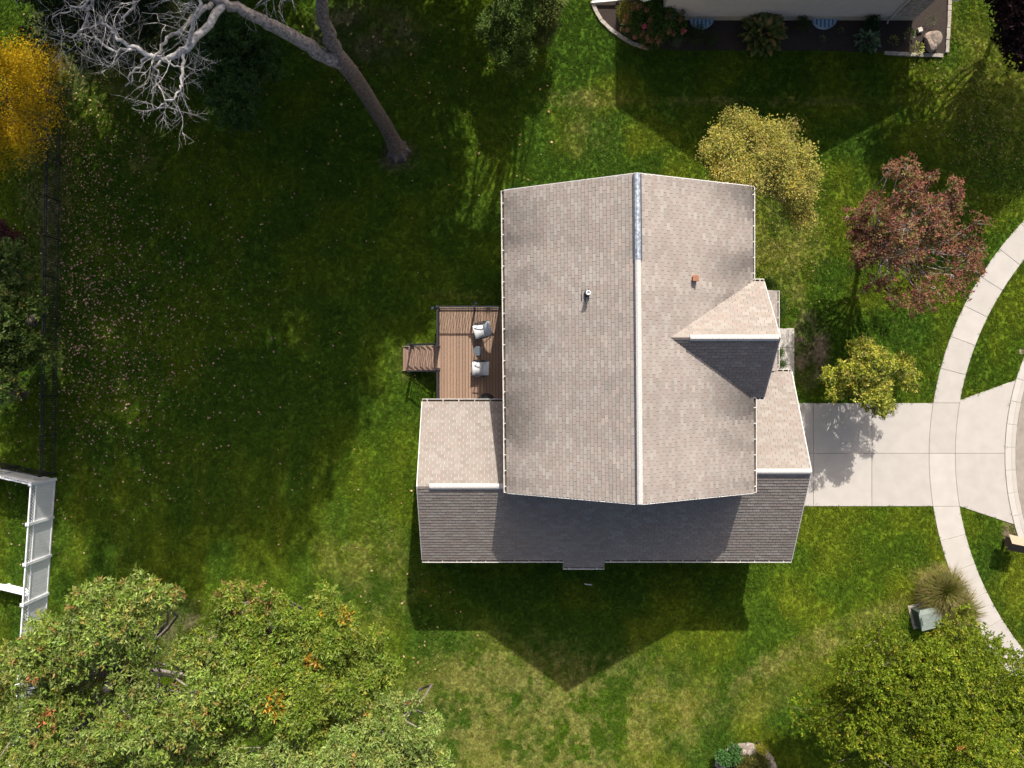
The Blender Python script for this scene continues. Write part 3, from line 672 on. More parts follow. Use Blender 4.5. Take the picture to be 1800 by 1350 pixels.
def post(x, y, z0=DZ, z1=RZ + .06, w=.085):
    m = MB(); m.box((x - w / 2, y - w / 2, z0), (x + w / 2, y + w / 2, z1)); m.box((x - w / 2 - .012, y - w / 2 - .012, z1 + .001), (x + w / 2 + .012, y + w / 2 + .012, z1 + .025)); return m.build('railing_post', M['black'], deck)
def railing(p, q, step=.105):
    p = Vector(p); q = Vector(q); n = max(2, int((q - p).length / step))
    m = MB(); m.bar(p + Vector((0, 0, RZ - DZ)), q + Vector((0, 0, RZ - DZ)), .062, .045); m.build('top_rail', M['black'], deck)
    m = MB(); m.bar(p + Vector((0, 0, .075)), q + Vector((0, 0, .075)), .045, .04); m.build('bottom_rail', M['black'], deck)
    for k in range(1, n): place('baluster', bal_me, deck, Matrix.Translation(p.lerp(q, k / n) + Vector((0, 0, .09))))
rx, ry = dx0 + .06, dy1 - .05
st1, st0 = P(770, 609, DZ).y, P(770, 649, DZ).y
mid = P(835, 540, DZ).x
for x, y in ((rx, ry), (mid, ry), (rx, st1), (rx, st0), (rx, dy0 + .1), (dx1 - .1, ry)): post(x, y)
railing((rx + .05, ry, DZ), (mid - .05, ry, DZ)); railing((mid + .05, ry, DZ), (dx1 - .15, ry, DZ))
railing((rx, st1 + .05, DZ), (rx, ry - .05, DZ)); railing((rx, dy0 + .15, DZ), (rx, st0 - .05, DZ))
# stairs: treads down to the lawn
stair = MB(); sx1 = dx0 - .025; tread = .29; nt_ = 6
for k in range(nt_):
    z = DZ * (1 - (k + .6) / (nt_ + .2)); x1 = sx1 - k * tread
    for j in range(2):
        t = .27 * random.uniform(.85, 1.1); m = MB(); m.col = (t, t * .64, t * .46)
        m.box((x1 - tread + j * tread / 2 + .007, st0 - .03, z - .03), (x1 - tread + (j + 1) * tread / 2 - .007, st1 + .03, z)); m.build('tread', M['board'], deck)
for y in (st0 - .045, st1 + .045):
    m = MB(); m.bar((sx1, y, DZ - .28), (sx1 - nt_ * tread, y, -.02), .028, .25, (0, 0, 1)); m.build('stringer', M['cedar'], deck)
    yy = y - .04 * (1 if y < st0 else -1); xb = sx1 - tread * 4.55
    m = MB(); m.box((xb - .045, yy - .045, .1), (xb + .045, yy + .045, 1.16)); m.box((xb - .055, yy - .055, 1.161), (xb + .055, yy + .055, 1.18)); m.build('railing_post', M['black'], deck)
    a, b_ = Vector((rx - .05, yy, DZ + .85)), Vector((xb + .04, yy, 1.05))
    m = MB(); m.bar(a, b_, .055, .045); m.build('stair_rail', M['black'], deck)
    m = MB(); m.bar(a - Vector((0, 0, .72)), b_ - Vector((0, 0, .72)), .04, .035); m.build('stair_rail', M['black'], deck)
    for k in range(1, 13):
        p = a.lerp(b_, k / 13); m = MB(); m.box((p.x - .009, p.y - .009, p.z - .74), (p.x + .009, p.y + .009, p.z)); m.build('baluster', M['black'], deck)
# solar lamps on short stakes by the deck
for (px, py, lab) in ((836, 533, 'small blue-topped solar lamp on the lawn behind the deck railing'), (760, 541, 'small dark solar lamp at the outer corner of the deck')):
    c = P(px, py, .4); t = thing('solar_lamp', lab, 'lamp', (c.x, c.y, 0), 'solar lamps by the deck')
    m = MB(); m.lathe((c.x, c.y, -.03), [(.012, 0), (.012, .36)], 8); m.build('stake', M['black'], t)
    m = MB(); m.box((c.x - .05, c.y - .05, .33), (c.x + .05, c.y + .05, .36)); m.box((c.x - .06, c.y - .06, .361), (c.x + .06, c.y + .06, .385)); m.build('lamp_head', M['solar'], t)

# furniture on the deck ------------------------------------------------
def chair(px, py, ang, lab):
    c = P(px, py, DZ + .4); t = thing('lounge_chair', lab, 'chair', (c.x, c.y, DZ), 'sling chairs on the deck')
    Rm = Matrix.Rotation(math.radians(ang), 3, 'Z'); base = Vector((c.x, c.y, DZ))
    T = lambda x, y, z: base + Rm @ Vector((x, y, z))
    def sheet(prof, w, mat, name, th=.016):
        m = MB(); n = len(prof); vs = [T(x, sy * w, z) for sy in (-1, 1) for x, z in prof] + [T(x, sy * w, z - th) for sy in (-1, 1) for x, z in prof]
        fs = [(i, i + 1, n + i + 1, n + i) for i in range(n - 1)] + [(2 * n + i, 3 * n + i, 3 * n + i + 1, 2 * n + i + 1) for i in range(n - 1)]
        fs += [(i, 2 * n + i, 2 * n + i + 1, i + 1) for i in range(n - 1)] + [(n + i, n + i + 1, 3 * n + i + 1, 3 * n + i) for i in range(n - 1)] + [(0, n, 3 * n, 2 * n), (n - 1, 3 * n - 1, 4 * n - 1, 2 * n - 1)]
        m.add(vs, fs); return m.build(name, mat, t, True)
    sheet([(-.40, .43), (-.36, .455), (-.2, .40), (-.02, .375), (.10, .40)], .31, M['fabric'], 'seat')
    sheet([(.105, .41), (.17, .55), (.24, .75), (.31, .92), (.36, .965), (.41, .96)], .31, M['fabric_back'], 'backrest')
    for s in (-1, 1):
        m = MB(); m.tube([T(-.42, s * .325, .44), T(-.2, s * .325, .41), T(.1, s * .325, .40), T(.26, s * .325, .80), T(.40, s * .325, .985)], .014, 8); m.build('frame', M['black'], t, True)
        m = MB(); m.tube([T(-.38, s * .33, .43), T(.32, s * .33, .014)], .013, 8); m.build('leg', M['black'], t)
        m = MB(); m.tube([T(.14, s * .335, .44), T(-.34, s * .335, .014)], .013, 8); m.build('leg', M['black'], t)
        m = MB(); m.bar(T(-.26, s * .365, .62), T(.22, s * .365, .66), .045, .022); m.build('armrest', M['black'], t)
        m = MB(); m.tube([T(-.22, s * .325, .61), T(-.1, s * .31, .30)], .011, 6); m.build('arm_support', M['black'], t)
    for x, z in ((.32, .014), (-.34, .014)):
        m = MB(); m.tube([T(x, -.335, z), T(x, .335, z)], .013, 8); m.build('foot_bar', M['black'], t)
chair(848, 581, 14, 'white sling folding chair turned at an angle, next to the deck railing')
chair(845, 648, -1, 'white sling folding chair set square to the house wall')
c = P(840, 617, DZ + .5); t = thing('side_table', 'round grey metal side table between the two white chairs', 'table', (c.x, c.y, DZ))
m = MB(); m.lathe((c.x, c.y, DZ + .48), [(.205, 0), (.215, .006), (.215, .022), (.205, .026)], 32); m.build('table_top', M['grey_metal'], t)
for k in range(3):
    a = 2.1 * k + .4; m = MB(); m.tube([(c.x + .17 * math.cos(a), c.y + .17 * math.sin(a), DZ + .482), (c.x + .2 * math.cos(a + 1.2), c.y + .2 * math.sin(a + 1.2), DZ + .01)], .011, 6); m.build('leg', M['black'], t)
c = P(854, 708, DZ + .85); t = thing('kettle_grill', 'black round kettle grill on the deck tucked against the wing wall', 'grill', (c.x, c.y, DZ))
gy_ = max(c.y, -.86)
m = MB(); m.lathe((c.x, gy_, DZ + .55), [(.1, -.16), (.26, -.12), (.37, -.03), (.42, .09), (.43, .1)], 28); m.build('bowl', M['black'], t, True)
m = MB(); m.lathe((c.x, gy_, DZ + .652), [(.44, 0), (.43, .05), (.36, .17), (.24, .25), (.1, .29), (.01, .295)], 28); ld = m.build('lid', M['black'], t, True)
m = MB(); m.tube([(c.x - .08, gy_, DZ + .92), (c.x - .07, gy_, DZ + .99), (c.x + .07, gy_, DZ + .99), (c.x + .08, gy_, DZ + .92)], .012, 6); m.build('handle', M['grey_metal'], ld)
for k in range(3):
    a = 2.094 * k + .5; m = MB(); m.tube([(c.x + .2 * math.cos(a), gy_ + .2 * math.sin(a), DZ + .45), (c.x + .36 * math.cos(a), gy_ + .36 * math.sin(a), DZ)], .014, 6); m.build('leg', M['black'], t)

# ------------------------------------------------------------------ plants
def unit(v): return v / np.maximum(np.linalg.norm(v, axis=1, keepdims=True), 1e-9)
def leaf_mesh(pos, axis, nrm, ln, wd, fold=.0):
    """kite-shaped leaves: base at pos, pointing along axis, lying across nrm"""
    axis = unit(axis); side = unit(np.cross(nrm, axis)); up = np.cross(axis, side); n = len(pos)
    ln = ln[:, None]; wd = wd[:, None]
    b = pos; t = pos + axis * ln; m_ = pos + axis * ln * .45
    l = m_ + side * wd / 2 + up * ln * fold; r = m_ - side * wd / 2 + up * ln * fold
    V = np.stack([b, r, t, l], 1).reshape(-1, 3); Fq = np.arange(n * 4).reshape(n, 4); return V, Fq
def pick(pal, wts, n, r, jit=.16):
    pal = np.array(pal, float); w = np.array(wts, float); c = pal[r.choice(len(pal), n, p=w / w.sum())]
    return np.clip(c * r.uniform(1 - jit, 1 + jit, (n, 1)) * r.normal(1, .05, (n, 3)), .002, .9)
def lobes_of(blobs, per, r, size=(.34, .5)):
    out = []
    for (c, R) in blobs:
        k = max(3, int(per))
        d = unit(r.normal(size=(k, 3))); d[:, 2] = np.where(d[:, 2] < -.35, -d[:, 2], d[:, 2])
        rad = r.uniform(.45, .82, (k, 1)); s = r.uniform(*size, k)
        for i in range(k): out.append((c + d[i] * R * rad[i], R * s[i] * np.array([1, 1, .75])))
    return out
def crown(name, parent, lobes, tips, per, ln, wd, pal, wts, seed, mat, mode='rosette', spread=.12, upb=.35, shell=.35, patches=(), sparse=None):
    r = np.random.default_rng(seed); vol = np.array([l[1][0] * l[1][1] for l in lobes]); pr = vol / vol.sum()
    li = r.choice(len(lobes), tips, p=pr); C = np.array([l[0] for l in lobes])[li]; R = np.array([l[1] for l in lobes])[li]
    d = unit(r.normal(size=(tips, 3))); flip = (d[:, 2] < 0) & (r.random(tips) < .6); d[flip, 2] *= -1
    rad = shell + (1 - shell) * r.random((tips, 1)) ** .5
    T = C + d * R * rad * (1 + .12 * r.normal(size=(tips, 1)))
    if sparse is not None:
        kp = sparse(T, r); T, d, li = T[kp], d[kp], li[kp]; tips = len(T)
    lobe_tone = r.uniform(.78, 1.16, len(lobes)); tone_tip = r.uniform(.75, 1.2, tips) * lobe_tone[li]
    base_pal = pick(pal, wts, tips, r, .1)
    for (pc, prad, pcol, prob) in patches:
        q_ = (H - T[:, 2]); w_ = H - pc[2]
        h = (np.hypot(T[:, 0] / q_ - pc[0] / w_, T[:, 1] / q_ - pc[1] / w_) * w_ < prad) & (T[:, 2] > pc[2] - 1.6) & (r.random(tips) < prob * .5); base_pal[h] = np.array(pcol) * r.uniform(.8, 1.2, (h.sum(), 1))
    n = tips * per; ti = np.repeat(np.arange(tips), per)
    col = base_pal[ti] * .75 + pick(pal, wts, n, r, .2) * .25; col = col * tone_tip[ti][:, None] * r.uniform(.8, 1.2, (n, 1))
    if mode == 'rosette':
        ang = r.uniform(0, 2 * np.pi, tips)[ti] + np.tile(np.arange(per), tips) * 2.399; el = r.normal(.15, .38, n)
        ax = np.stack([np.cos(ang) * np.cos(el), np.sin(ang) * np.cos(el), np.sin(el)], 1) + d[ti] * .35
        nr = unit(np.array([0, 0, 1.0]) + r.normal(0, .38, (n, 3)))
        pos = T[ti] + r.normal(0, spread * .35, (n, 3))
    else:
        ax = unit(r.normal(size=(n, 3)) * np.array([1, 1, .55]) + d[ti] * .4); nr = unit(np.array([0, 0, upb * 2.2]) + r.normal(0, .55, (n, 3)))
        pos = T[ti] + r.normal(0, spread, (n, 3))
    pos[:, 2] = np.maximum(pos[:, 2], .05)
    V, Fq = leaf_mesh(pos, ax, nr, ln * r.uniform(.65, 1.25, n), wd * r.uniform(.7, 1.2, n), .06)
    o = obj_np(name, V, Fq, mat, parent, np.clip(col, .002, .9)); return o, T
def wander(p, q, r, k=5, amp=.12):
    p, q = np.array(p, float), np.array(q, float); L = np.linalg.norm(q - p); pts = []
    off = r.normal(0, amp * L, 3) * np.array([1, 1, .5])
    for i in range(k + 1):
        t = i / k; pts.append(tuple(p * (1 - t) + q * t + off * math.sin(math.pi * t) + (r.normal(0, .02 * L, 3) if 0 < i < k else 0)))
    return pts
def tree_wood(parent, base, top, r0, lobes, seed, col=(.16, .13, .105), tips=None, twigs=60, tr=.02):
    r = np.random.default_rng(seed + 500); base = np.array(base, float); top = np.array(top, float)
    m = MB(); m.col = col
    tp = wander(base - np.array([0, 0, .1]), top, r, 6, .03); rr = [r0 * (1.35 if i == 0 else 1 - .62 * i / 6) for i in range(7)]; m.tube(tp, rr, 9)
    trunk = m.build('trunk', M['bark'], parent, True)
    m = MB(); m.col = col
    for c, R in lobes:
        k = r.uniform(.4, .95); i = int(k * 6); s = np.array(tp[i]); L = np.linalg.norm(c - s); rb = min(r0 * .36, .014 + L * .010)
        m.tube(wander(s, c, r, 5, .09), [rb * (1 - .16 * j) for j in range(6)], 5)
    if tips is not None and len(tips):
        C = np.array([l[0] for l in lobes])
        for t in tips[r.choice(len(tips), min(twigs, len(tips)), replace=False)]:
            c = C[np.argmin(np.linalg.norm(C - t, axis=1))]; m.tube(wander(c, t, r, 3, .1), [tr, tr * .8, tr * .6, tr * .3], 4)
    m.build('branches', M['bark'], parent, True)
def px_blobs(bl):
    out = []
    for px, py, z, rp, rz in bl:
        rx, ry = rp if isinstance(rp, tuple) else (rp, rp); out.append((np.array(P(px, py, z)), np.array([rx / S(z), ry / S(z), rz])))
    return out
def tree(name, label, blobs, base=None, per=9, tips=1500, leaves=9, ln=.13, wd=.05, pal=None, wts=None, seed=1, mat='leaf', mode='rosette', r0=.2,
         spread=.12, group=None, patches=(), bark=(.16, .13, .105), twigs=60, size=(.34, .5), sparse=None, tr=.02, upb=.35, cat='tree', world=False):
    bl = blobs if world else px_blobs(blobs); r = np.random.default_rng(seed); lob = lobes_of(bl, per, r, size)
    cen = sum(b_[0] for b_ in bl) / len(bl)
    if base is None: base = (cen[0], cen[1], 0)
    t = thing(name, label, cat, (base[0], base[1], 0), group)
    pt = [(np.array(P(a[0], a[1], a[2])), a[3], a[4], a[5]) for a in patches]
    o, T = crown('crown', t, lob, tips, leaves, ln, wd, pal, wts, seed, M[mat], mode, spread, upb, patches=pt, sparse=sparse)
    tree_wood(t, base, (cen[0], cen[1], cen[2] + .1 * bl[0][1][2]), r0, lob, seed, bark, T, twigs, tr)
    return t

OAK = [(.185, .262, .036), (.265, .335, .085), (.11, .18, .018), (.28, .25, .06), (.33, .19, .06)]; OAKW = [5, 4, 4, 1.6, .7]
ORANGE = (.55, .23, .02); RED = (.36, .07, .04)
tree('oak_tree', 'tall green oak with reddish leaf tufts growing over the white lattice fence',
     [(70, 1190, 9.5, 100, 1.8), (215, 1090, 10.5, 95, 1.6), (330, 1215, 10, 120, 2.0), (170, 1290, 9.5, 130, 2.2), (60, 1330, 9, 90, 2), (330, 1345, 9, 120, 2), (120, 1130, 9.8, 80, 1.5), (265, 1050, 10.5, 55, 1.2)],
     base=tuple(P(250, 1180)), size=(.24, .38), per=18, tips=8600, leaves=9, ln=.155, wd=.058, pal=OAK, wts=OAKW, seed=41, mat='waxy', r0=.34,
     patches=[(85, 1265, 10, .28, RED, .8), (57, 1195, 10, .2, RED, .8), (175, 1195, 11, .25, RED, .4), (215, 1275, 10.6, .2, (.3, .09, .04), .5)], bark=(.25, .22, .19), twigs=140)
tree('oak_tree', 'leafy green oak with bright orange tufts and a browning top edge',
     [(480, 1110, 9, 85, 1.7), (570, 1110, 8.6, 80, 1.6), (560, 1215, 9, 105, 1.9), (640, 1160, 7.8, 70, 1.5), (440, 1200, 9.3, 75, 1.6), (420, 1055, 9.2, 45, 1.0), (380, 1140, 9, 55, 1.2)],
     base=tuple(P(560, 1140)), size=(.24, .38), per=18, tips=6000, leaves=9, ln=.15, wd=.058, pal=[(.155, .225, .020), (.23, .295, .042), (.095, .16, .012), (.29, .29, .035)], wts=[5, 4, 3, 1.4], seed=42, mat='waxy', r0=.28,
     patches=[(562, 1078, 9.8, .3, ORANGE, .7), (604, 1080, 9.2, .28, (.5, .3, .03), .7), (545, 1170, 10, .32, ORANGE, .75), (540, 1128, 10, .2, (.5, .33, .04), .7), (482, 1240, 9.6, .45, ORANGE, .85), (498, 1222, 9.8, .2, ORANGE, .8), (420, 1045, 9.6, .8, (.22, .12, .05), .6), (470, 1050, 9.2, .6, (.26, .14, .06), .6)], twigs=90, bark=(.25, .22, .19))
tree('oak_tree', 'pale green oak with silvery leaves reaching over the dry lawn',
     [(620, 1285, 8.6, 95, 1.8), (715, 1265, 8, 62, 1.4), (540, 1335, 8.8, 90, 1.7), (690, 1345, 8.2, 80, 1.5), (440, 1340, 9, 90, 1.7), (770, 1345, 7.4, 45, 1)],
     base=tuple(P(640, 1290)), size=(.24, .38), per=18, tips=5800, leaves=9, ln=.15, wd=.056, pal=[(.205, .28, .06), (.285, .35, .10), (.125, .195, .026), (.31, .30, .075)], wts=[5, 4, 3, 1.2], seed=43, mat='waxy', r0=.26,
     patches=[(645, 1245, 9.6, .22, (.45, .17, .04), .6), (725, 1235, 9, .2, RED, .4), (617, 1335, 9.6, .2, (.4, .15, .05), .6)], twigs=90, bark=(.25, .22, .19))
tree('maple_tree', 'broad dense olive green tree beside the green utility cabinet and pavement',
     [(1590, 1215, 6.2, 142, 2.6), (1700, 1190, 6.0, 118, 2.4), (1560, 1310, 6.0, 130, 2.5), (1720, 1310, 6.4, 140, 2.6), (1480, 1270, 5, 84, 1.7), (1500, 1180, 4.8, 50, 1.3), (1620, 1140, 5, 70, 1.7), (1540, 1150, 4.8, 55, 1.4), (1770, 1180, 5, 70, 1.5)],
     base=(19.0, -14.2, 0), size=(.22, .34), per=20, tips=8200, leaves=9, ln=.125, wd=.065, pal=[(.145, .20, .010), (.20, .25, .018), (.085, .13, .006), (.27, .26, .025)], wts=[5, 4, 4, 1], seed=44, mat='leaf', r0=.26,
     patches=[(1485, 1255, 7, .25, (.38, .14, .03), .5), (1690, 1320, 8, .25, (.42, .16, .05), .5)], twigs=110)
tree('maple_tree', 'red leaved tree with bare grey twigs on the front lawn by the curved pavement',
     [(1600, 400, 4.6, 88, 2.0), (1540, 380, 4.2, 55, 1.5), (1660, 400, 4.2, 62, 1.6), (1640, 470, 4.2, 75, 1.6), (1580, 330, 4.6, 50, 1.3), (1640, 335, 4.8, 45, 1.2), (1515, 445, 3.6, 52, 1.3), (1690, 460, 4, 45, 1.1), (1590, 500, 3.6, 60, 1.2), (1500, 400, 3.6, 40, 1.1), (1540, 510, 3.2, 40, 1)],
     per=8, tips=2900, leaves=8, ln=.11, wd=.06, pal=[(.225, .085, .06), (.16, .06, .045), (.25, .12, .075), (.14, .14, .04), (.25, .19, .07)], wts=[4.5, 4, 2.5, 3, 1.6], seed=45, mat='dull', r0=.13, size=(.28, .42),
     sparse=lambda T, r: r.random(len(T)) < np.where((T[:, 0] > 16.0) & (T[:, 1] < 6.6), .6, 1.0), twigs=460, bark=(.34, .30, .27), tr=.016)
tree('ornamental_tree', 'airy yellow-green tree standing right beside the house roof',
     [(1315, 262, 4.8, 72, 1.8), (1365, 270, 4.6, 64, 1.7), (1325, 315, 4.6, 82, 1.7), (1385, 325, 4.2, 52, 1.5), (1268, 262, 4.4, 46, 1.3), (1395, 385, 3.2, 36, 1.0)],
     per=9, tips=5600, leaves=9, ln=.095, wd=.046, size=(.24, .38), pal=[(.33, .31, .075), (.24, .265, .06), (.42, .37, .08), (.48, .37, .04), (.38, .27, .14)], wts=[5, 4, 3, 1.4, 1.4], seed=46, mode='loose', mat='dull', r0=.1, spread=.14, twigs=120, tr=.01)
tree('ornamental_tree', 'small yellow-tipped green tree at the edge of the driveway',
     [(1525, 655, 2.7, 58, 1.4), (1472, 666, 2.3, 40, 1.0), (1578, 654, 2.3, 42, 1.0), (1530, 690, 2.3, 45, 1.0), (1520, 630, 2.6, 36, 1.0)],
     per=12, tips=2100, leaves=9, ln=.12, wd=.052, size=(.26, .4), pal=[(.22, .265, .022), (.44, .43, .04), (.10, .14, .014), (.60, .52, .11)], wts=[4, 3, 3.4, 1.8], seed=47, mat='waxy', r0=.09, twigs=60, tr=.01)
tree('locust_tree', 'golden yellow tree at the wooded edge above the metal fence',
     [(30, 180, 8, 75, 2.0), (70, 130, 7.5, 50, 1.6), (60, 230, 7.4, 58, 1.6), (10, 90, 8, 55, 1.6), (-50, 170, 8.5, 90, 2.4), (20, 270, 7, 50, 1.3)],
     base=(-22.6, 11.5, 0), per=9, tips=3200, leaves=10, ln=.085, wd=.036, pal=[(.56, .36, .010), (.46, .30, .010), (.66, .44, .016), (.36, .27, .014)], wts=[5, 4, 2, 2], seed=48, mode='loose', mat='dull', r0=.18, spread=.16, twigs=60)
tree('maple_tree', 'dark green maple leaning over the black metal fence',
     [(15, 470, 4.6, 58, 1.5), (35, 550, 4.5, 62, 1.5), (-30, 540, 5, 80, 1.6), (45, 620, 4.2, 50, 1.2), (5, 660, 4.2, 52, 1.2), (-40, 620, 4.6, 70, 1.4)],
     base=(-22.8, 3.0, 0), per=11, tips=3000, leaves=9, ln=.15, wd=.085, pal=[(.085, .13, .022), (.12, .17, .03), (.05, .09, .014), (.2, .16, .04)], wts=[5, 3, 4, .5], seed=49, mat='waxy', r0=.24, twigs=60)
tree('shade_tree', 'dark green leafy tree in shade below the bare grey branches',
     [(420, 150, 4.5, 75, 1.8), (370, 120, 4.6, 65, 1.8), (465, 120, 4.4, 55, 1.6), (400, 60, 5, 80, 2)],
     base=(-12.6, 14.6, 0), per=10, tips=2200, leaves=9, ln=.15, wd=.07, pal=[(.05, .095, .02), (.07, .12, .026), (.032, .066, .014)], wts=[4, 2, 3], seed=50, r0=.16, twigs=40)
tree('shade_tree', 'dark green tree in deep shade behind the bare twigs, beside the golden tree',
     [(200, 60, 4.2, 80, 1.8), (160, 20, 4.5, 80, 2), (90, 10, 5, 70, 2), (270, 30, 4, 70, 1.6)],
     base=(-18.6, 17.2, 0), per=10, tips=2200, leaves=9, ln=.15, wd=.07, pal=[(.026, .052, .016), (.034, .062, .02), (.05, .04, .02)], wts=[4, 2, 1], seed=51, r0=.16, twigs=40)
tree('evergreen_shrub', 'tall rounded dark green evergreen shrub on the shared lawn',
     [(897, 40, 2.2, 50, 1.7), (895, 90, 1.8, 44, 1.3), (905, -10, 2.3, 50, 1.8)], per=22, tips=4600, leaves=9, ln=.12, wd=.06, upb=.9,
     pal=[(.088, .142, .02), (.12, .18, .028), (.055, .098, .014)], wts=[4, 3, 3], seed=52, mode='loose', r0=.08, spread=.09, twigs=20, cat='shrub', size=(.36, .5))
tree('evergreen_shrub', 'smaller lighter olive evergreen shrub pressed against the tall dark one',
     [(957, 35, 1.7, 30, 1.2), (965, 0, 1.9, 34, 1.4), (950, 65, 1.3, 20, .8)], per=18, tips=2000, leaves=9, ln=.11, wd=.055, upb=.9,
     pal=[(.12, .15, .03), (.155, .185, .04), (.08, .11, .018)], wts=[4, 3, 3], seed=53, mode='loose', r0=.06, spread=.09, twigs=20, cat='shrub', size=(.36, .5))
tree('plum_tree', 'dark purple leaved tree by the corner of the neighbouring house',
     [(1785, 40, 4.5, 58, 1.6), (1805, 90, 4, 50, 1.4), (1790, -30, 5, 70, 1.8), (1860, 30, 5, 90, 1.8), (1930, -160, 6, 150, 2.2), (1840, -180, 6, 110, 2.0)], base=(24.2, 18.6, 0), per=14, tips=8500, leaves=9, ln=.16, wd=.10,
     pal=[(.028, .014, .016), (.04, .02, .02), (.055, .03, .022)], wts=[4, 3, 1], seed=54, mat='dull', r0=.13, twigs=50, size=(.36, .5))
# tall trees of the wood edge north of the lawn: out of frame, their shade covers the left lawn
DK = [(.05, .085, .02), (.07, .10, .025)]
for k, (x, y, z, rr, rz, tp_, lab) in enumerate(((-21.5, 21.5, 11.5, 4.6, 4.2, 2000, 'tall broad tree at the back of the wood edge, behind the golden tree'),
        (-14.5, 22.5, 11.5, 4.4, 4.0, 2000, 'tall tree of the wood edge behind the bare grey tree'),
        (-8.0, 21.8, 10.8, 4.2, 3.8, 2000, 'tall tree of the wood edge between the bare tree and evergreen shrubs'),
        (-16.0, 22.6, 5.2, 3.2, 2.6, 1300, 'bushy understorey tree of the wood edge behind the bare grey tree'),
        (-10.0, 22.6, 5.4, 3.0, 2.6, 1300, 'bushy understorey tree of the wood edge between two tall trees'),
        (-4.6, 22.4, 5.2, 2.7, 2.4, 1100, 'bushy understorey tree closest to the evergreen shrubs'),
        (-1.9, 21.6, 4.2, 1.9, 1.8, 700, 'small understorey tree of the wood edge next to the evergreen shrubs'),
        (-2.3, 21.8, 8.6, 2.7, 2.2, 1100, 'leafy tree of the wood edge standing just behind the evergreen shrubs'),
        (-10.6, 21.5, 14.2, 3.2, 2.4, 1100, 'tall leafy tree in the middle of the wood edge'),
        (-12.5, 23.0, 23.5, 5.0, 3.0, 520, 'towering open-crowned tree of the wood edge behind the bare grey tree'),
        (-6.2, 23.5, 22.0, 4.2, 2.6, 380, 'towering open-crowned tree of the wood edge behind the evergreens'),
        (-2.6, 21.8, 12.3, 3.7, 2.6, 1700, 'rounded tree of the wood edge behind the evergreen shrubs'),
        (1.2, 21.0, 12.0, 2.5, 2.2, 700, 'slim tree of the wood edge next to the evergreen shrubs'),
        (-27.5, 14.5, 10.0, 3.6, 3.2, 1200, 'tall tree beyond the metal fence, behind the golden tree'),
        (-11.5, 22.0, 18.0, 5.2, 3.0, 1600, 'very tall thin-leaved tree rising behind the bare grey tree'),
        (-5.0, 22.6, 17.0, 4.0, 2.6, 900, 'very tall thin-leaved tree rising behind the evergreen shrubs'))):
    bl_ = [(np.array([x, y, z]), np.array([rr, rr, rz]))]
    if tp_ > 1800: bl_.append((np.array([x + .8, y + 1.2, z - 2.5]), np.array([rr, rr, rz]) * .8))
    tree('woodland_tree', lab, bl_, per=16, tips=tp_, leaves=8, ln=.34, wd=.2, pal=DK, wts=[1, 1],
         seed=60 + k, r0=.3, spread=.3, twigs=10, group='trees of the wood edge', world=True, size=(.3, .46))

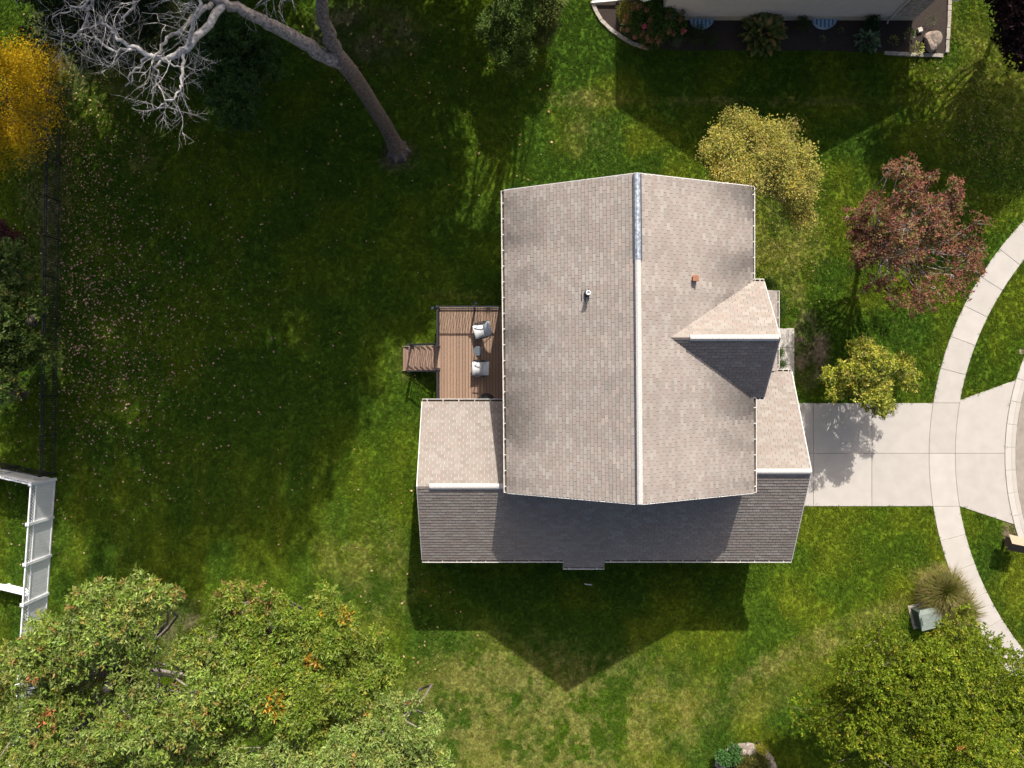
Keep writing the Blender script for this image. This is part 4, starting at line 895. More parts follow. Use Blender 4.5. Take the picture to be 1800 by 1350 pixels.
# ------------------------------------------------------------------ the bare tree
def bare_tree():
    r = np.random.default_rng(5); t = thing('dead_tree', 'tall leafless grey tree with thick trunk and tangled pale branches', 'tree', tuple(P(700, 266)))
    m = MB(); m.col = (.155, .118, .095)
    tp = [(702, 268, -.1), (699, 264, .25), (690, 245, 1.0), (676, 218, 2.6), (658, 190, 4.4), (640, 160, 6.2), (618, 128, 8.3), (594, 100, 10.0)]
    pts = []
    for i, a in enumerate(tp):
        v = P(*a); pts.append(v)
    m.tube(pts, [.56, .43, .355, .32, .305, .295, .29, .29], 14); trunk = m.build('trunk', M['bark'], t, True)
    m = MB(); m.col = (.14, .12, .11)
    for k in range(7):
        a = k * .9; m.tube([(pts[1].x + .25 * math.cos(a), pts[1].y + .25 * math.sin(a), .45), (pts[1].x + .5 * math.cos(a), pts[1].y + .5 * math.sin(a), .1), (pts[1].x + .58 * math.cos(a), pts[1].y + .58 * math.sin(a), -.06)], [.14, .11, .05], 7)
    m.build('root_flare', M['bark'], t, True)
    limbs = [([(600, 106, 9.6), (580, 70, 10.8), (570, 35, 11.6), (562, -10, 12.6), (556, -60, 13.6), (560, -120, 14.6)], .25, .14, (.20, .165, .15)),
             ([(600, 108, 9.7), (575, 101, 10.2), (545, 85, 10.8), (500, 57, 11.6), (470, 38, 12.1), (440, 25, 12.5), (405, 8, 12.9), (378, -2, 13.2), (345, -14, 13.5)], .26, .11, (.30, .265, .245)),
             ([(392, 4, 13.0), (372, 32, 13.2), (350, 60, 13.4), (332, 80, 13.5), (312, 96, 13.5), (280, 104, 13.5), (262, 96, 13.6), (238, 85, 13.7), (215, 76, 13.8), (203, 62, 13.9), (188, 46, 14), (176, 28, 14)], .12, .03, (.52, .50, .485)),
             ([(372, 6, 13.2), (352, 22, 13.4), (330, 40, 13.6), (300, 58, 13.7), (284, 82, 13.7), (272, 104, 13.6)], .085, .035, (.42, .39, .36)),
             ([(332, 80, 13.5), (336, 60, 13.8), (342, 36, 14.0), (350, 8, 14.2), (352, -20, 14.3)], .07, .04, (.50, .48, .46)),
             ([(262, 96, 13.6), (250, 112, 13.5), (236, 126, 13.4), (224, 138, 13.4), (221, 152, 13.3)], .045, .015, (.46, .43, .40)),
             ([(283, 104, 13.5), (276, 125, 13.4), (275, 145, 13.3), (284, 165, 13.2), (296, 186, 13.2)], .045, .012, (.48, .46, .43)),
             ([(324, 90, 13.5), (322, 112, 13.5), (319, 138, 13.5), (317, 160, 13.4), (304, 174, 13.4), (288, 182, 13.3), (274, 192, 13.3)], .055, .012, (.54, .52, .50)),
             ([(290, 104, 13.6), (305, 118, 13.5), (330, 120, 13.4), (350, 124, 13.3)], .035, .01, (.48, .46, .43)),
             ([(238, 86, 13.7), (205, 90, 13.8), (178, 78, 13.9), (165, 66, 14), (150, 62, 14), (128, 68, 14.1)], .05, .012, (.50, .48, .46)),
             ([(168, -8, 14.4), (158, 18, 14.2), (150, 36, 14.1), (144, 58, 14.0), (138, 72, 14)], .055, .02, (.42, .39, .36)),
             ([(176, 28, 14), (168, 44, 14), (150, 50, 14.1), (130, 60, 14.2), (108, 62, 14.3)], .035, .01, (.5, .48, .46)),
             ([(240, -10, 14.2), (226, 20, 14), (214, 42, 14), (203, 62, 13.9)], .045, .02, (.42, .39, .36)),
             ([(168, -8, 14.4), (140, 10, 14.3), (115, 22, 14.3), (92, 30, 14.4)], .035, .01, (.46, .44, .42)),
             ([(345, -14, 13.5), (300, -10, 13.9), (240, -12, 14.2), (168, -10, 14.4)], .10, .06, (.34, .31, .29)),
             ([(556, -60, 13.6), (520, -30, 13.8), (480, -6, 14), (450, 10, 14.1)], .06, .015, (.36, .33, .31))]
    bm = MB(); segs = []
    for pl, ra, rb, c in limbs:
        pp = [np.array(P(*a)) for a in pl]; n = len(pp); q = []; rr = []
        for i in range(n - 1):
            for j in range(3): q.append(pp[i] * (1 - j / 3) + pp[i + 1] * j / 3 + (r.normal(0, .035, 3) if (i or j) else 0))
        q.append(pp[-1]); rr = [ra + (rb - ra) * i / (len(q) - 1) for i in range(len(q))]
        c = tuple(np.array(c) * np.array([.88, .85, .82])); bm.col = c; bm.tube([tuple(v) for v in q], rr, 9 if ra > .1 else 6)
        for i in range(2, len(q)): segs.append((q[i], q[i] - q[i - 1], rr[i], c))
    bm.build('limbs', M['bark'], t, True)
    tw = MB()
    def twig(p, d, L, rad, lev, c):
        k = 4; pts_ = [p]; dd = d / np.linalg.norm(d)
        for i in range(k):
            dd = dd + r.normal(0, .22, 3) * np.array([1, 1, .6]); dd /= np.linalg.norm(dd); pts_.append(pts_[-1] + dd * L / k)
        tw.col = tuple(np.array(c) * r.uniform(.85, 1.15)); tw.tube([tuple(v) for v in pts_], [rad * (1 - .2 * i) for i in range(k + 1)], 4, False)
        if lev:
            for i in range(1, k + 1):
                for _ in range(2 if lev > 1 else 1):
                    if r.random() < .52:
                        e = dd + r.normal(0, .75, 3) * np.array([1, 1, .6]); twig(pts_[i], e, L * r.uniform(.4, .65), rad * .62, lev - 1, c)
    for p, d, rad, c in segs:
        if rad > .2 : continue
        cnt = 2 if rad < .09 else 1
        for _ in range(cnt):
            if r.random() < .29:
                d0 = d / np.linalg.norm(d) * .5 + r.normal(0, .8, 3) * np.array([1, 1, .55]); pale = np.array(c) * .5 + np.array([.46, .44, .42]) * .5
                twig(p, d0, r.uniform(.45, 1.15) if rad < .1 else r.uniform(.9, 2.0), max(.008, min(.016, rad * .26)), 2, pale)
    tw.build('twigs', M['bark'], t, True)
bare_tree()

# ------------------------------------------------------------------ shrubs and garden plants
def bush(name, label, blobs, tips, pal, wts, seed, ln=.07, wd=.035, leaves=8, group=None, cat='shrub', mode='loose', mat='leaf', per=8, spread=.06, patches=(), size=(.4, .55)):
    bl = px_blobs(blobs); r = np.random.default_rng(seed); lob = lobes_of(bl, per, r, size); c = sum(b_[0] for b_ in bl) / len(bl)
    t = thing(name, label, cat, (c[0], c[1], 0), group); pt = [(np.array(P(a[0], a[1], a[2])), a[3], a[4], a[5]) for a in patches]
    o, T = crown('foliage', t, lob, tips, leaves, ln, wd, pal, wts, seed, M[mat], mode, spread, patches=pt)
    m = MB(); m.col = (.11, .085, .065)
    for cc, R in lob: m.tube(wander((c[0] + r.normal(0, .04), c[1] + r.normal(0, .04), -.03), cc, r, 3, .08), [.018, .014, .011, .007], 4)
    m.build('stems', M['bark'], t); return t
GR = [(.065, .12, .018), (.095, .155, .026), (.042, .082, .012)]; GW = [4, 3, 3]
bush('boxwood_shrub', 'dense green hedge shrub along the porch gutter', [(1352, 512, .7, 22, .5), (1362, 530, .7, 17, .45), (1366, 552, .6, 13, .4)], 800, GR, GW, 71, .05, .028)
bush('boxwood_shrub', 'small clipped green shrub on the path beside the porch', [(1368, 622, .6, 9, .4), (1369, 640, .6, 9, .4)], 420, [(.05, .10, .02), (.075, .13, .03)], [1, 1], 72, .045, .026)
ht = bush('hydrangea_shrub', 'large hydrangea with fading brown flower heads against the neighbouring wall', [(1150, 35, .8, 42, .55), (1120, 40, .7, 28, .45), (1180, 40, .7, 28, .45), (1150, 65, .6, 26, .4), (1165, 0, .9, 34, .5)], 1100, GR, GW, 73, .11, .065)
r = np.random.default_rng(9)
hb = px_blobs([(1150, 35, .8, 46, .62), (1120, 40, .7, 32, .5), (1180, 42, .7, 30, .5), (1150, 68, .6, 26, .42)])
for k in range(46):                                     # each flower head a part of its own
    c, R = hb[k % 4]; d = unit(r.normal(size=(1, 3)))[0]; d[2] = abs(d[2]) * .9 + .25; d /= np.linalg.norm(d); p = c + d * R
    n = 90; dd = unit(r.normal(size=(n, 3))); dd[:, 2] = np.abs(dd[:, 2]) * .8; col = np.array([(.26, .14, .08), (.31, .17, .09), (.22, .13, .065), (.52, .12, .16)][3 if k in (5, 18, 30) else k % 3])
    V, Fq = leaf_mesh(p + dd * .10, unit(r.normal(size=(n, 3))), dd, np.full(n, .06), np.full(n, .052)); obj_np('flower_head', V, Fq, M['dull'], ht, col * r.uniform(.7, 1.3, (n, 1)))
bush('goldflame_shrub', 'yellow-leaved shrub at the curved end of the flower bed', [(1098, 18, .5, 15, .35), (1104, 36, .4, 13, .3), (1092, 28, .4, 11, .3)], 420, [(.30, .26, .03), (.22, .22, .03), (.12, .13, .03)], [3, 3, 2], 74, .055, .03)
bush('spirea_shrub', 'low dark green shrub in front of a blue window well', [(1222, 66, .4, 22, .3), (1245, 68, .35, 16, .28), (1205, 62, .4, 12, .25)], 420, [(.03, .06, .018), (.05, .085, .03), (.09, .06, .03)], [4, 3, 1], 75, .06, .03)
bush('lavender_shrub', 'small silvery green plant beside the hydrangea', [(1188, 74, .25, 12, .2), (1196, 66, .25, 9, .2)], 200, [(.10, .14, .07), (.14, .18, .1)], [1, 1], 76, .07, .014)
bush('redbud_shrub', 'purplish red shrub below the dark maple by the metal fence', [(8, 405, 1.2, 26, .6), (22, 418, 1, 18, .5)], 420, [(.10, .035, .04), (.14, .05, .05)], [1, 1], 77, .09, .05)
bush('sedum_shrub', 'grey mauve shrub at the foot of the dark maple', [(10, 700, 1, 30, .6), (28, 690, .8, 20, .5)], 380, [(.12, .09, .10), (.10, .085, .07)], [1, 1], 78, .08, .04)

def hosta(label, px, py, rp, n, pal, seed, edge=None, group='hostas in the flower bed', h=.35, wfac=.5):
    r = random.Random(seed); c = P(px, py, .15); R = rp / S(.3); t = thing('hosta', label, 'plant', (c.x, c.y, 0), group)
    meshes = []
    for k, colr in enumerate(pal):                      # one leaf blade: ribbed, arching, in six panels
        L = 1.0; W = wfac; st = [(0, .10), (.2, .72), (.45, 1.0), (.7, .78), (.9, .35), (1.0, .02)]; v = []; f = []; cc = []
        for x, w in st:
            z = .55 * math.sin(x * 2.3) * .62; v += [(x, -w * W / 2, z + .05 * w), (x, 0, z), (x, w * W / 2, z + .05 * w)]
        for i in range(5):
            a_ = i * 3; f += [(a_, a_ + 3, a_ + 4, a_ + 1), (a_ + 1, a_ + 4, a_ + 5, a_ + 2)]
        me = mesh_np('leaf', v, f, np.tile(colr, (10, 1)), True); me.materials.append(M['waxy']); meshes.append(me)
    for k in range(n):
        a_ = k * 2.399 + r.uniform(-.2, .2); q = (k + .5) / n; ln = R * .46 * r.uniform(.8, 1.15); off = R * .58 * math.sqrt(q); til = (1.0 - q) * .7
        MM = Matrix.Translation((c.x + off * math.cos(a_), c.y + off * math.sin(a_), .08 + .22 * R * (1.2 - q) * 1.6)) @ Euler((0, -til * .8, a_)).to_matrix().to_4x4() @ Matrix.Diagonal((ln, ln, ln * h / .35, 1)).to_4x4() @ Matrix.Rotation(r.uniform(-.3, .3), 4, 'X')
        place('leaf', meshes[r.randrange(len(meshes))], t, MM)
hosta('big hosta with broad brown-edged green leaves between the window wells', 1338, 62, 44, 120, [(.09, .12, .028), (.13, .15, .04), (.24, .17, .05), (.07, .10, .02)], 81)
hosta('green hosta with white leaf edges near the brick corner', 1523, 72, 27, 70, [(.06, .12, .05), (.10, .16, .08), (.2, .24, .14)], 82)
bush('fern', 'dark green fern behind the white-edged hosta', [(1532, 46, .4, 16, .3)], 240, [(.02, .06, .025), (.03, .08, .03)], [1, 1], 83, .11, .03, cat='plant')
hosta('bright yellow variegated hosta beside the boulder', 1612, 87, 15, 34, [(.34, .34, .07), (.42, .40, .12), (.22, .26, .05)], 84, wfac=.34)
hosta('small green hosta near the pale stone block', 1598, 60, 13, 22, [(.09, .14, .03), (.14, .18, .04)], 85)
hosta('small yellow-green hosta close to the edging stones', 1570, 72, 12, 20, [(.12, .14, .03), (.2, .19, .03)], 86)
hosta('grassy green plant next to the edging beside the wall corner', 1636, 38, 12, 26, [(.06, .11, .03), (.09, .15, .04)], 87, wfac=.16)
hosta('pale striped small hosta in the middle of the dark mulch', 1445, 69, 9, 16, [(.14, .19, .09), (.08, .12, .04)], 88)
hosta('tiny yellow-green hosta below the second window well', 1479, 53, 7, 12, [(.16, .18, .06), (.1, .12, .04)], 89)
bush('fern', 'low green plant between the window wells near the wall', [(1410, 44, .3, 13, .22)], 160, [(.04, .07, .025), (.06, .08, .03)], [1, 1], 90, .08, .03, cat='plant')

def strap_plant(name, label, c, n, ln, pal, seed, tip=None, wd=.012, mat='dull', cat='ornamental grass', arch=(.5, 1.1)):
    """fountain of arching blades"""
    r = np.random.default_rng(seed); t = thing(name, label, cat, (c[0], c[1], 0)); V = []; Fq = []; C = []
    for k in range(n):
        a_ = r.uniform(0, 6.283); L = ln * r.uniform(.6, 1.1); lean = r.uniform(.12, 1.0) ** .8; ca, sa = math.cos(a_), math.sin(a_); b0 = np.array(c) + np.array([r.normal(0, .10), r.normal(0, .10), -.02]); w = wd * r.uniform(.7, 1.3)
        col = np.array(pal[r.integers(0, len(pal))]) * r.uniform(.75, 1.25); i0 = len(V); m_ = 6
        for j in range(m_):
            s = j / (m_ - 1); rad = L * lean * (s * .45 + s * s * .55); z = L * (s * 1.0 - .55 * lean * s * s - .12 * s ** 3); ww_ = w * (1 - s ** 3) + .002
            q = b0 + np.array([ca * rad, sa * rad, max(z, .03)]); V += [q + np.array([-sa, ca, 0]) * ww_, q - np.array([-sa, ca, 0]) * ww_]
        for j in range(m_ - 1):
            Fq.append((i0 + 2 * j, i0 + 2 * j + 1, i0 + 2 * j + 3, i0 + 2 * j + 2)); C.append(col if (tip is None or j < 4) else np.array(tip) * r.uniform(.8, 1.2))
    obj_np('blades', np.array(V), np.array(Fq), M[mat], t, np.array(C)); return t
strap_plant('fountain_grass', 'tall brown-tipped ornamental grass clump spilling over the pavement', tuple(P(1648, 1036)), 3600, 1.5, [(.15, .19, .022), (.11, .155, .018), (.18, .19, .03), (.09, .13, .015)], 91, (.20, .165, .06), .012, 'leaf')
strap_plant('fountain_grass', 'second ornamental grass clump next to the utility cabinet and tree', tuple(P(1672, 1072)), 3000, 1.4, [(.14, .19, .022), (.11, .155, .018), (.18, .19, .03)], 92, (.20, .165, .06), .012, 'leaf')

# round stone planter at the lawn's edge
def stone_mesh(seed, sx, sy, sz, cols, sub=2):
    bm = bmesh.new(); bmesh.ops.create_icosphere(bm, subdivisions=sub, radius=1); r = random.Random(seed)
    ph = [r.uniform(0, 6.28) for _ in range(6)]
    for v in bm.verts:
        p = v.co; k = 1 + .16 * math.sin(2.3 * p.x + ph[0]) * math.sin(2.1 * p.y + ph[1]) + .12 * math.sin(4.1 * p.z + 3 * p.x + ph[2]) + r.uniform(-.05, .05)
        q = Vector((max(-.8, min(.8, p.x)), max(-.8, min(.8, p.y)), max(-.75, min(.75, p.z)))) * 1.15 * k; v.co = Vector((q.x * sx, q.y * sy, q.z * sz))
    me = bpy.data.meshes.new('stone'); bm.to_mesh(me); bm.free()
    at = me.attributes.new('tone', 'FLOAT_COLOR', 'FACE'); n = len(me.polygons); rr = np.random.default_rng(seed)
    at.data.foreach_set('color', np.concatenate([np.array(cols)[None] * rr.uniform(.85, 1.15, (n, 1)), np.ones((n, 1))], 1).astype(np.float32).ravel()); me.materials.append(M['stone']); return me
pl = thing('stone_planter', 'round planter of stacked rough stones on the lawn beside the olive tree', 'planter', (planter_c.x, planter_c.y, 0))
sm = [stone_mesh(k, .20, .13, .09, [(.27, .225, .19), (.22, .185, .16), (.32, .27, .235)][k % 3]) for k in range(6)]
for lay in range(3):
    for k in range(22):
        a_ = (k + .5 * lay) * 2 * math.pi / 22 + random.uniform(-.04, .04); Rr = 1.30 - .09 * lay
        place('stone', sm[random.randrange(6)], pl, Matrix.Translation((planter_c.x + 1.08 * Rr * math.cos(a_), planter_c.y + .98 * Rr * math.sin(a_), .07 + .135 * lay)) @ Matrix.Rotation(a_ + math.pi / 2 + random.uniform(-.2, .2), 4, 'Z') @ Matrix.Diagonal((random.uniform(.85, 1.1), random.uniform(.85, 1.15), random.uniform(.8, 1.1), 1)))
m = MB(); m.prism([(planter_c.x + 1.2 * math.cos(t), planter_c.y + 1.08 * math.sin(t)) for t in np.linspace(0, 6.283, 25)[:-1]], 0, .3); m.build('soil', M['mulch'], pl)
def planted(lab, px, py, z, rp, rz, tips, pal, seed, ln, wd, nm='garden_plant'):
    b = [(px, py, z, rp, rz)]; return bush(nm, lab, b, tips, pal, [1] * len(pal), seed, ln, wd, cat='plant', per=7)
planted('yellow-green leafy ground plants filling the stone planter', 1322, 1352, .5, 33, .22, 560, [(.14, .15, .03), (.2, .17, .04), (.10, .12, .02)], 93, .09, .035)
planted('bright green broad-leaved plant spilling inside the stone planter rim', 1282, 1326, .5, 20, .22, 220, [(.06, .15, .035), (.09, .19, .05)], 94, .13, .06)
planted('yellow flowering goldenrod stems on the stone planter rim', 1338, 1316, .6, 9, .3, 160, [(.45, .38, .02), (.2, .24, .04)], 95, .06, .022)

# ------------------------------------------------------------------ the neighbouring house and its flower bed
nb_h = thing('neighbouring_house', 'beige lap-sided house with brick corner behind a flower bed', 'house', (12.6, 23, 0))
NY = P(1300, 36).y; nx0, nx1 = P(1158, 30).x, P(1605, 40).x; nsp = P(1561, 40).x
w = MB(); lap_wall(w, (nx0, NY), (nsp, NY), .42, 3.0, (0, -1), .105); lap_wall(w, (nx0, 30), (nx0, NY), .42, 3.0, (-1, 0), .105)
z = 3.0; k = 0
while z < 6.0:
    t = (z - 3) / 3.3; x0, x1 = nx0 + 6.0 * t, nx1 - 6.3 * t
    w.add([(x0, NY - .022, z), (x1, NY - .022, z), (x1 - .2, NY - .006, z + .105), (x0 + .2, NY - .006, z + .105), (x0, NY, z), (x1, NY, z)], [(0, 1, 2, 3), (4, 5, 1, 0)]); z += .105
w.build('siding', M['siding'], nb_h)
m = MB(); m.box((nx0 + .01, NY - .012, -.2), (nx1 - .02, 30, .42)); m.build('foundation', M['foundation'], nb_h)
random.seed(12)
bmesh_ = []
for k in range(5):
    m = MB(); t = random.uniform(.9, 1.1); m.col = [(.36, .30, .26), (.30, .24, .20), (.42, .38, .35), (.33, .25, .21), (.38, .34, .31)][k]; m.box((-.10, -.03, -.029), (.10, .012, .029)); bmesh_.append(m.mesh('brick', M['stone']))
bp = MB(); bp.box((nsp + .02, NY + .002, .421), (nx1, NY + .2, 3.0)); bp.box((nx1 - .1, NY + .201, .421), (nx1, 30, 3.0)); bw_ = bp.build('brick_corner', M['foundation'], nb_h)
nrow = int(2.55 / .067); cnt = 0
for i in range(nrow):
    x = nsp + .12 + (.105 if i % 2 else 0)
    while x < nx1 - .08:
        place('brick', bmesh_[random.randrange(5)], bw_, Matrix.Translation((x + random.uniform(-.004, .004), NY - .006, .455 + i * .067))); x += .21; cnt += 1
m = MB(); m.box((nsp - .035, NY - .05, .3), (nsp + .018, NY - .0, 3.0)); m.build('corner_board', M['white_trim'], nb_h)
m = MB(); m.tube([(nsp - .09, NY - .09, 2.95), (nsp - .09, NY - .09, .18), (nsp - .09, NY - .22, .1)], .035, 6); m.build('downspout', M['siding'], nb_h)
NE = 2.95; ex0, ex1, ey = 5.75, P(1686, 0, NE).x, P(1686, -2, NE).y; rxn = (ex0 + ex1) / 2; zn = NE + (rxn - ex0) * .5
for a_, nm in ((ex0, 0), (ex1, 1)):
    rd = roof_deck(nb_h, 'roof', (a_, ey, NE), (a_, 31, NE), (rxn, ey, zn), (rxn, 31, zn)); shingles(rd, (a_, ey, NE), (a_, 31, NE), (rxn, ey, zn), (rxn, 31, zn), 120 + nm, expo=.28, tab=.6)
for a_, s in ((ex0, -1), (ex1, 1)): gutter(nb_h, (a_, 31, NE - .02) if s < 0 else (a_, ey, NE - .02), (a_, ey, NE - .02) if s < 0 else (a_, 31, NE - .02), (s, 0, 0), 1.2)
for a_ in (ex0, ex1):
    m = MB(); p, q = Vector((a_, ey - .004, NE)), Vector((rxn, ey - .004, zn)); o_ = Vector((0, -.025, 0)); d_ = Vector((0, 0, -.2))
    m.add([p, q, q + d_, p + d_, p + o_, q + o_, q + d_ + o_, p + d_ + o_], [(0, 1, 2, 3), (7, 6, 5, 4), (0, 4, 5, 1), (2, 6, 7, 3), (1, 5, 6, 2), (0, 3, 7, 4)]); m.build('rake_board', M['white_trim'], nb_h)

bed = base_sheet('flower_bed', shrink(bed_poly, .03), .03, M['mulch'])
em = [MB() for _ in range(6)]
es = []
for k, e_ in enumerate(em):
    t = .36 * random.uniform(.85, 1.12); e_.col = (t, t * .90, t * .76); l = .135; e_.box((-l, -.085, -.05), (l, .085, .075)); es.append(e_.mesh('edging_stone', M['stone']))
def edging(pts, step=.285, sink=0):
    w_ = [P(*p) for p in pts]; acc = 0
    for i in range(len(w_) - 1):
        a_, b_ = w_[i], w_[i + 1]; L = (b_ - a_).length; n_ = max(1, round(L / step)); an = math.atan2(b_.y - a_.y, b_.x - a_.x)
        for k in range(n_):
            p = a_.lerp(b_, (k + .5) / n_); place('edging_stone', es[random.randrange(6)], bed, Matrix.Translation((p.x, p.y, .03 - sink)) @ Matrix.Rotation(an + random.uniform(-.05, .05), 4, 'Z') @ Matrix.Diagonal((L / n_ / .285, random.uniform(.9, 1.08), random.uniform(.85, 1.15), 1)))
edging([(1040, 4), (1048, 22), (1056, 36), (1072, 52), (1092, 66), (1112, 78), (1140, 86)])
edging([(1553, 94), (1600, 97), (1656, 99)]); edging([(1663, 94), (1665, 60), (1667, 30), (1668, -10)])
for px, py, lab in ((1232, 24, 'blue ribbed window well cover behind the low dark shrub'), (1447, 30, 'blue ribbed window well cover in open mulch by the wall')):
    c = P(px, py); c.y = NY - .02; t = thing('window_well', lab, 'window well', (c.x, c.y, 0), 'window wells along the wall'); Rw = .56
    arc = [(c.x + Rw * math.cos(a_), c.y - .78 * Rw * math.sin(a_)) for a_ in np.linspace(0, math.pi, 17)]
    m = MB(); m.prism(arc, .031, .17); m.build('cover', M['well'], t)
    m = MB(); m.tube([(x, y, .18) for x, y in arc], .022, 6); m.build('rim', M['galv'], t)
    for k in range(-2, 3):
        x = c.x + k * .19; yb = c.y - .78 * Rw * math.sqrt(max(0, 1 - (k * .19 / Rw) ** 2)) + .03; m = MB(); m.bar((x, c.y - .01, .182), (x, yb, .182), .035, .03); m.build('rib', M['dark_strip'], t)
c = P(1638, 72, .25); me = stone_mesh(31, .37, .42, .32, (.30, .235, .19), 3); bo = bpy.data.objects.new('boulder', me); COL.objects.link(bo); bo.location = (c.x, c.y, .2); bo.rotation_euler = (.2, .15, .6)
tag(bo, 'large brown boulder in the corner of the flower bed', 'boulder')
c = P(1617, 53, .1); m = MB(); m.col = (.55, .50, .43); m.box((-.11, -.11, 0), (.11, .11, .14)); o = m.build('stone_block', M['stone'], None, bevel=.02); o.location = (c.x, c.y, .025); o.rotation_euler = (0, 0, .3); tag(o, 'small pale stone block beside the boulder', 'stone')
a_, b_ = P(1040, 5, .1), P(1132, -1, .12); m = MB(); m.bar((a_.x, a_.y, .16), (b_.x, b_.y, .3), .10, .075); m.bar((b_.x + .05, b_.y, .3), (nx0 - .06, b_.y + .3, .36), .10, .07)
o = m.build('downspout_extension', M['white_trim']); tag(o, 'white downspout pipe lying across the end of the flower bed', 'pipe')

# ------------------------------------------------------------------ fences
FH = 1.8
vf = thing('vinyl_fence', 'white vinyl privacy fence with lattice top along the left lawn edge', 'fence', tuple(P(97, 842)))
def fence_panel(p, q, parent, lattice=True, low=False):
    FH = .75 if low else 1.8; bt = .60 if low else 1.34; lattice = lattice and not low
    p = Vector(p); q = Vector(q); d = (q - p).normalized(); s = Vector((-d.y, d.x, 0)); L = (q - p).length
    m = MB(); n = int(L / .152); bw2 = L / n
    for k in range(n):
        a_ = p + d * (k * bw2 + .004); b2 = p + d * ((k + 1) * bw2 - .004); m.bar(a_.lerp(b2, .5) + Vector((0, 0, .1)), a_.lerp(b2, .5) + Vector((0, 0, bt)), bw2 - .008, .022, up=(s.x, s.y, 0))
    o = m.build('board_panel', M['vinyl'], parent); o['kind'] = 'stuff'
    for z in ((.08, FH - .06) if low else (.08, 1.37, FH - .05)):
        m = MB(); m.bar(p + Vector((0, 0, z)), q + Vector((0, 0, z)), .05, .08); m.build('rail', M['vinyl'], parent)
    if lattice:
        m = MB(); z0, z1 = 1.41, FH - .09; st = .15; hgt = z1 - z0; k = -hgt
        while k < L:
            for sg, off in ((1, .007), (-1, -.007)):
                u0, u1 = max(k, 0), min(k + hgt, L)
                if u1 - u0 > .03:
                    za, zb = (z0 + u0 - k, z0 + u1 - k) if sg > 0 else (z1 - (u0 - k), z1 - (u1 - k)); m.bar(p + d * u0 + s * off + Vector((0, 0, za)), p + d * u1 + s * off + Vector((0, 0, zb)), .008, .026)
            k += st
        o = m.build('lattice', M['vinyl'], parent); o['kind'] = 'stuff'
def fence_post(p, parent, FH=1.8):
    m = MB(); x, y = p[0], p[1]; m.box((x - .065, y - .065, -.1), (x + .065, y + .065, FH + .02)); m.box((x - .08, y - .08, FH + .021), (x + .08, y + .08, FH + .05)); m.add([(x - .075, y - .075, FH + .051), (x + .075, y - .075, FH + .051), (x + .075, y + .075, FH + .051), (x - .075, y + .075, FH + .051), (x, y, FH + .1)], [(0, 1, 4), (1, 2, 4), (2, 3, 4), (3, 0, 4)]); m.build('post', M['vinyl'], parent)
fp = [P(98 - 4.4 * k, 842 + 67 * k) for k in range(8)]
for k in range(7): fence_panel(fp[k] + Vector((0, -.07, 0)), fp[k + 1] + Vector((0, .07, 0)), vf)
for p in fp: fence_post(p, vf)
vf2 = thing('vinyl_fence', 'white vinyl fence meeting the lattice fence at its corner by the black metal fence', 'fence', tuple(P(48, 832)))
wp = [P(98 - 66 * k, 842 - 13.5 * k) for k in range(4)]
for k in range(3): fence_panel(wp[k] + Vector((-.07, 0, 0)), wp[k + 1] + Vector((.07, 0, 0)), vf2)
for p in wp[1:]: fence_post(p, vf2)
vf3 = thing('vinyl_fence', 'low white vinyl fence run joining the lattice fence near the oak leaves', 'fence', tuple(P(48, 1016)))
wp = [fp[3]] + [P(84 - 67 * k, 1036 - 8 * k) for k in range(1, 4)]
for k in range(3): fence_panel(wp[k] + Vector((-.08, 0, 0)), wp[k + 1] + Vector((.07, 0, 0)), vf3, low=True)
for p in wp[1:]: fence_post(p, vf3, .8)
mf = thing('metal_fence', 'black metal picket fence running along the wooded lawn edge', 'fence', tuple(P(100, 600)))
def metal_run(parent, p, q, n):
    p = Vector(p); q = Vector(q); hh = 1.15
    for k in range(n + 1):
        c = p.lerp(q, k / n); m = MB(); m.box((c.x - .03, c.y - .03, -.1), (c.x + .03, c.y + .03, hh + .06)); m.build('post', M['black'], parent)
    for k in range(n):
        a_, b_ = p.lerp(q, k / n), p.lerp(q, (k + 1) / n)
        for z in (.12, hh - .16, hh):
            m = MB(); m.bar(a_ + Vector((0, 0, z)), b_ + Vector((0, 0, z)), .03, .032); m.build('rail', M['black'], parent)
        m = MB(); L = (b_ - a_).length; cnt = int(L / .105)
        for j in range(1, cnt):
            c = a_.lerp(b_, j / cnt); m.box((c.x - .009, c.y - .009, .05), (c.x + .009, c.y + .009, hh - .002))
        o = m.build('pickets', M['black'], parent); o['kind'] = 'stuff'
metal_run(mf, P(109, 150), P(98.5, 832), 10)
mf2 = thing('metal_fence', 'black metal picket fence run alongside the white corner fence', 'fence', tuple(P(60, 826)))
metal_run(mf2, P(97, 832), P(-90, 793), 3)

# ------------------------------------------------------------------ utility cabinet, mailbox, odds and ends
c = P(1622, 1080); t = thing('utility_cabinet', 'faded green metal utility cabinet beside the ornamental grass', 'utility cabinet', (c.x, c.y, 0))
Rz = Matrix.Rotation(math.radians(14), 4, 'Z'); T_ = Matrix.Translation((c.x, c.y, 0)) @ Rz
m = MB(); pr = [(-.50, -.45), (.50, -.45), (.50, .45), (-.50, .45)]
m.add([T_ @ Vector((x, y, .0)) for x, y in pr] + [T_ @ Vector((x * .96, y * .96, .62)) for x, y in pr], [(0, 1, 5, 4), (1, 2, 6, 5), (2, 3, 7, 6), (3, 0, 4, 7), (4, 5, 6, 7)]); m.build('cabinet_body', M['utility_dark'], t)
m = MB(); lid = [(-.52, -.48, .622), (.52, -.48, .622), (.52, .30, .70), (.40, .49, .66), (-.40, .49, .66), (-.52, .30, .70)]
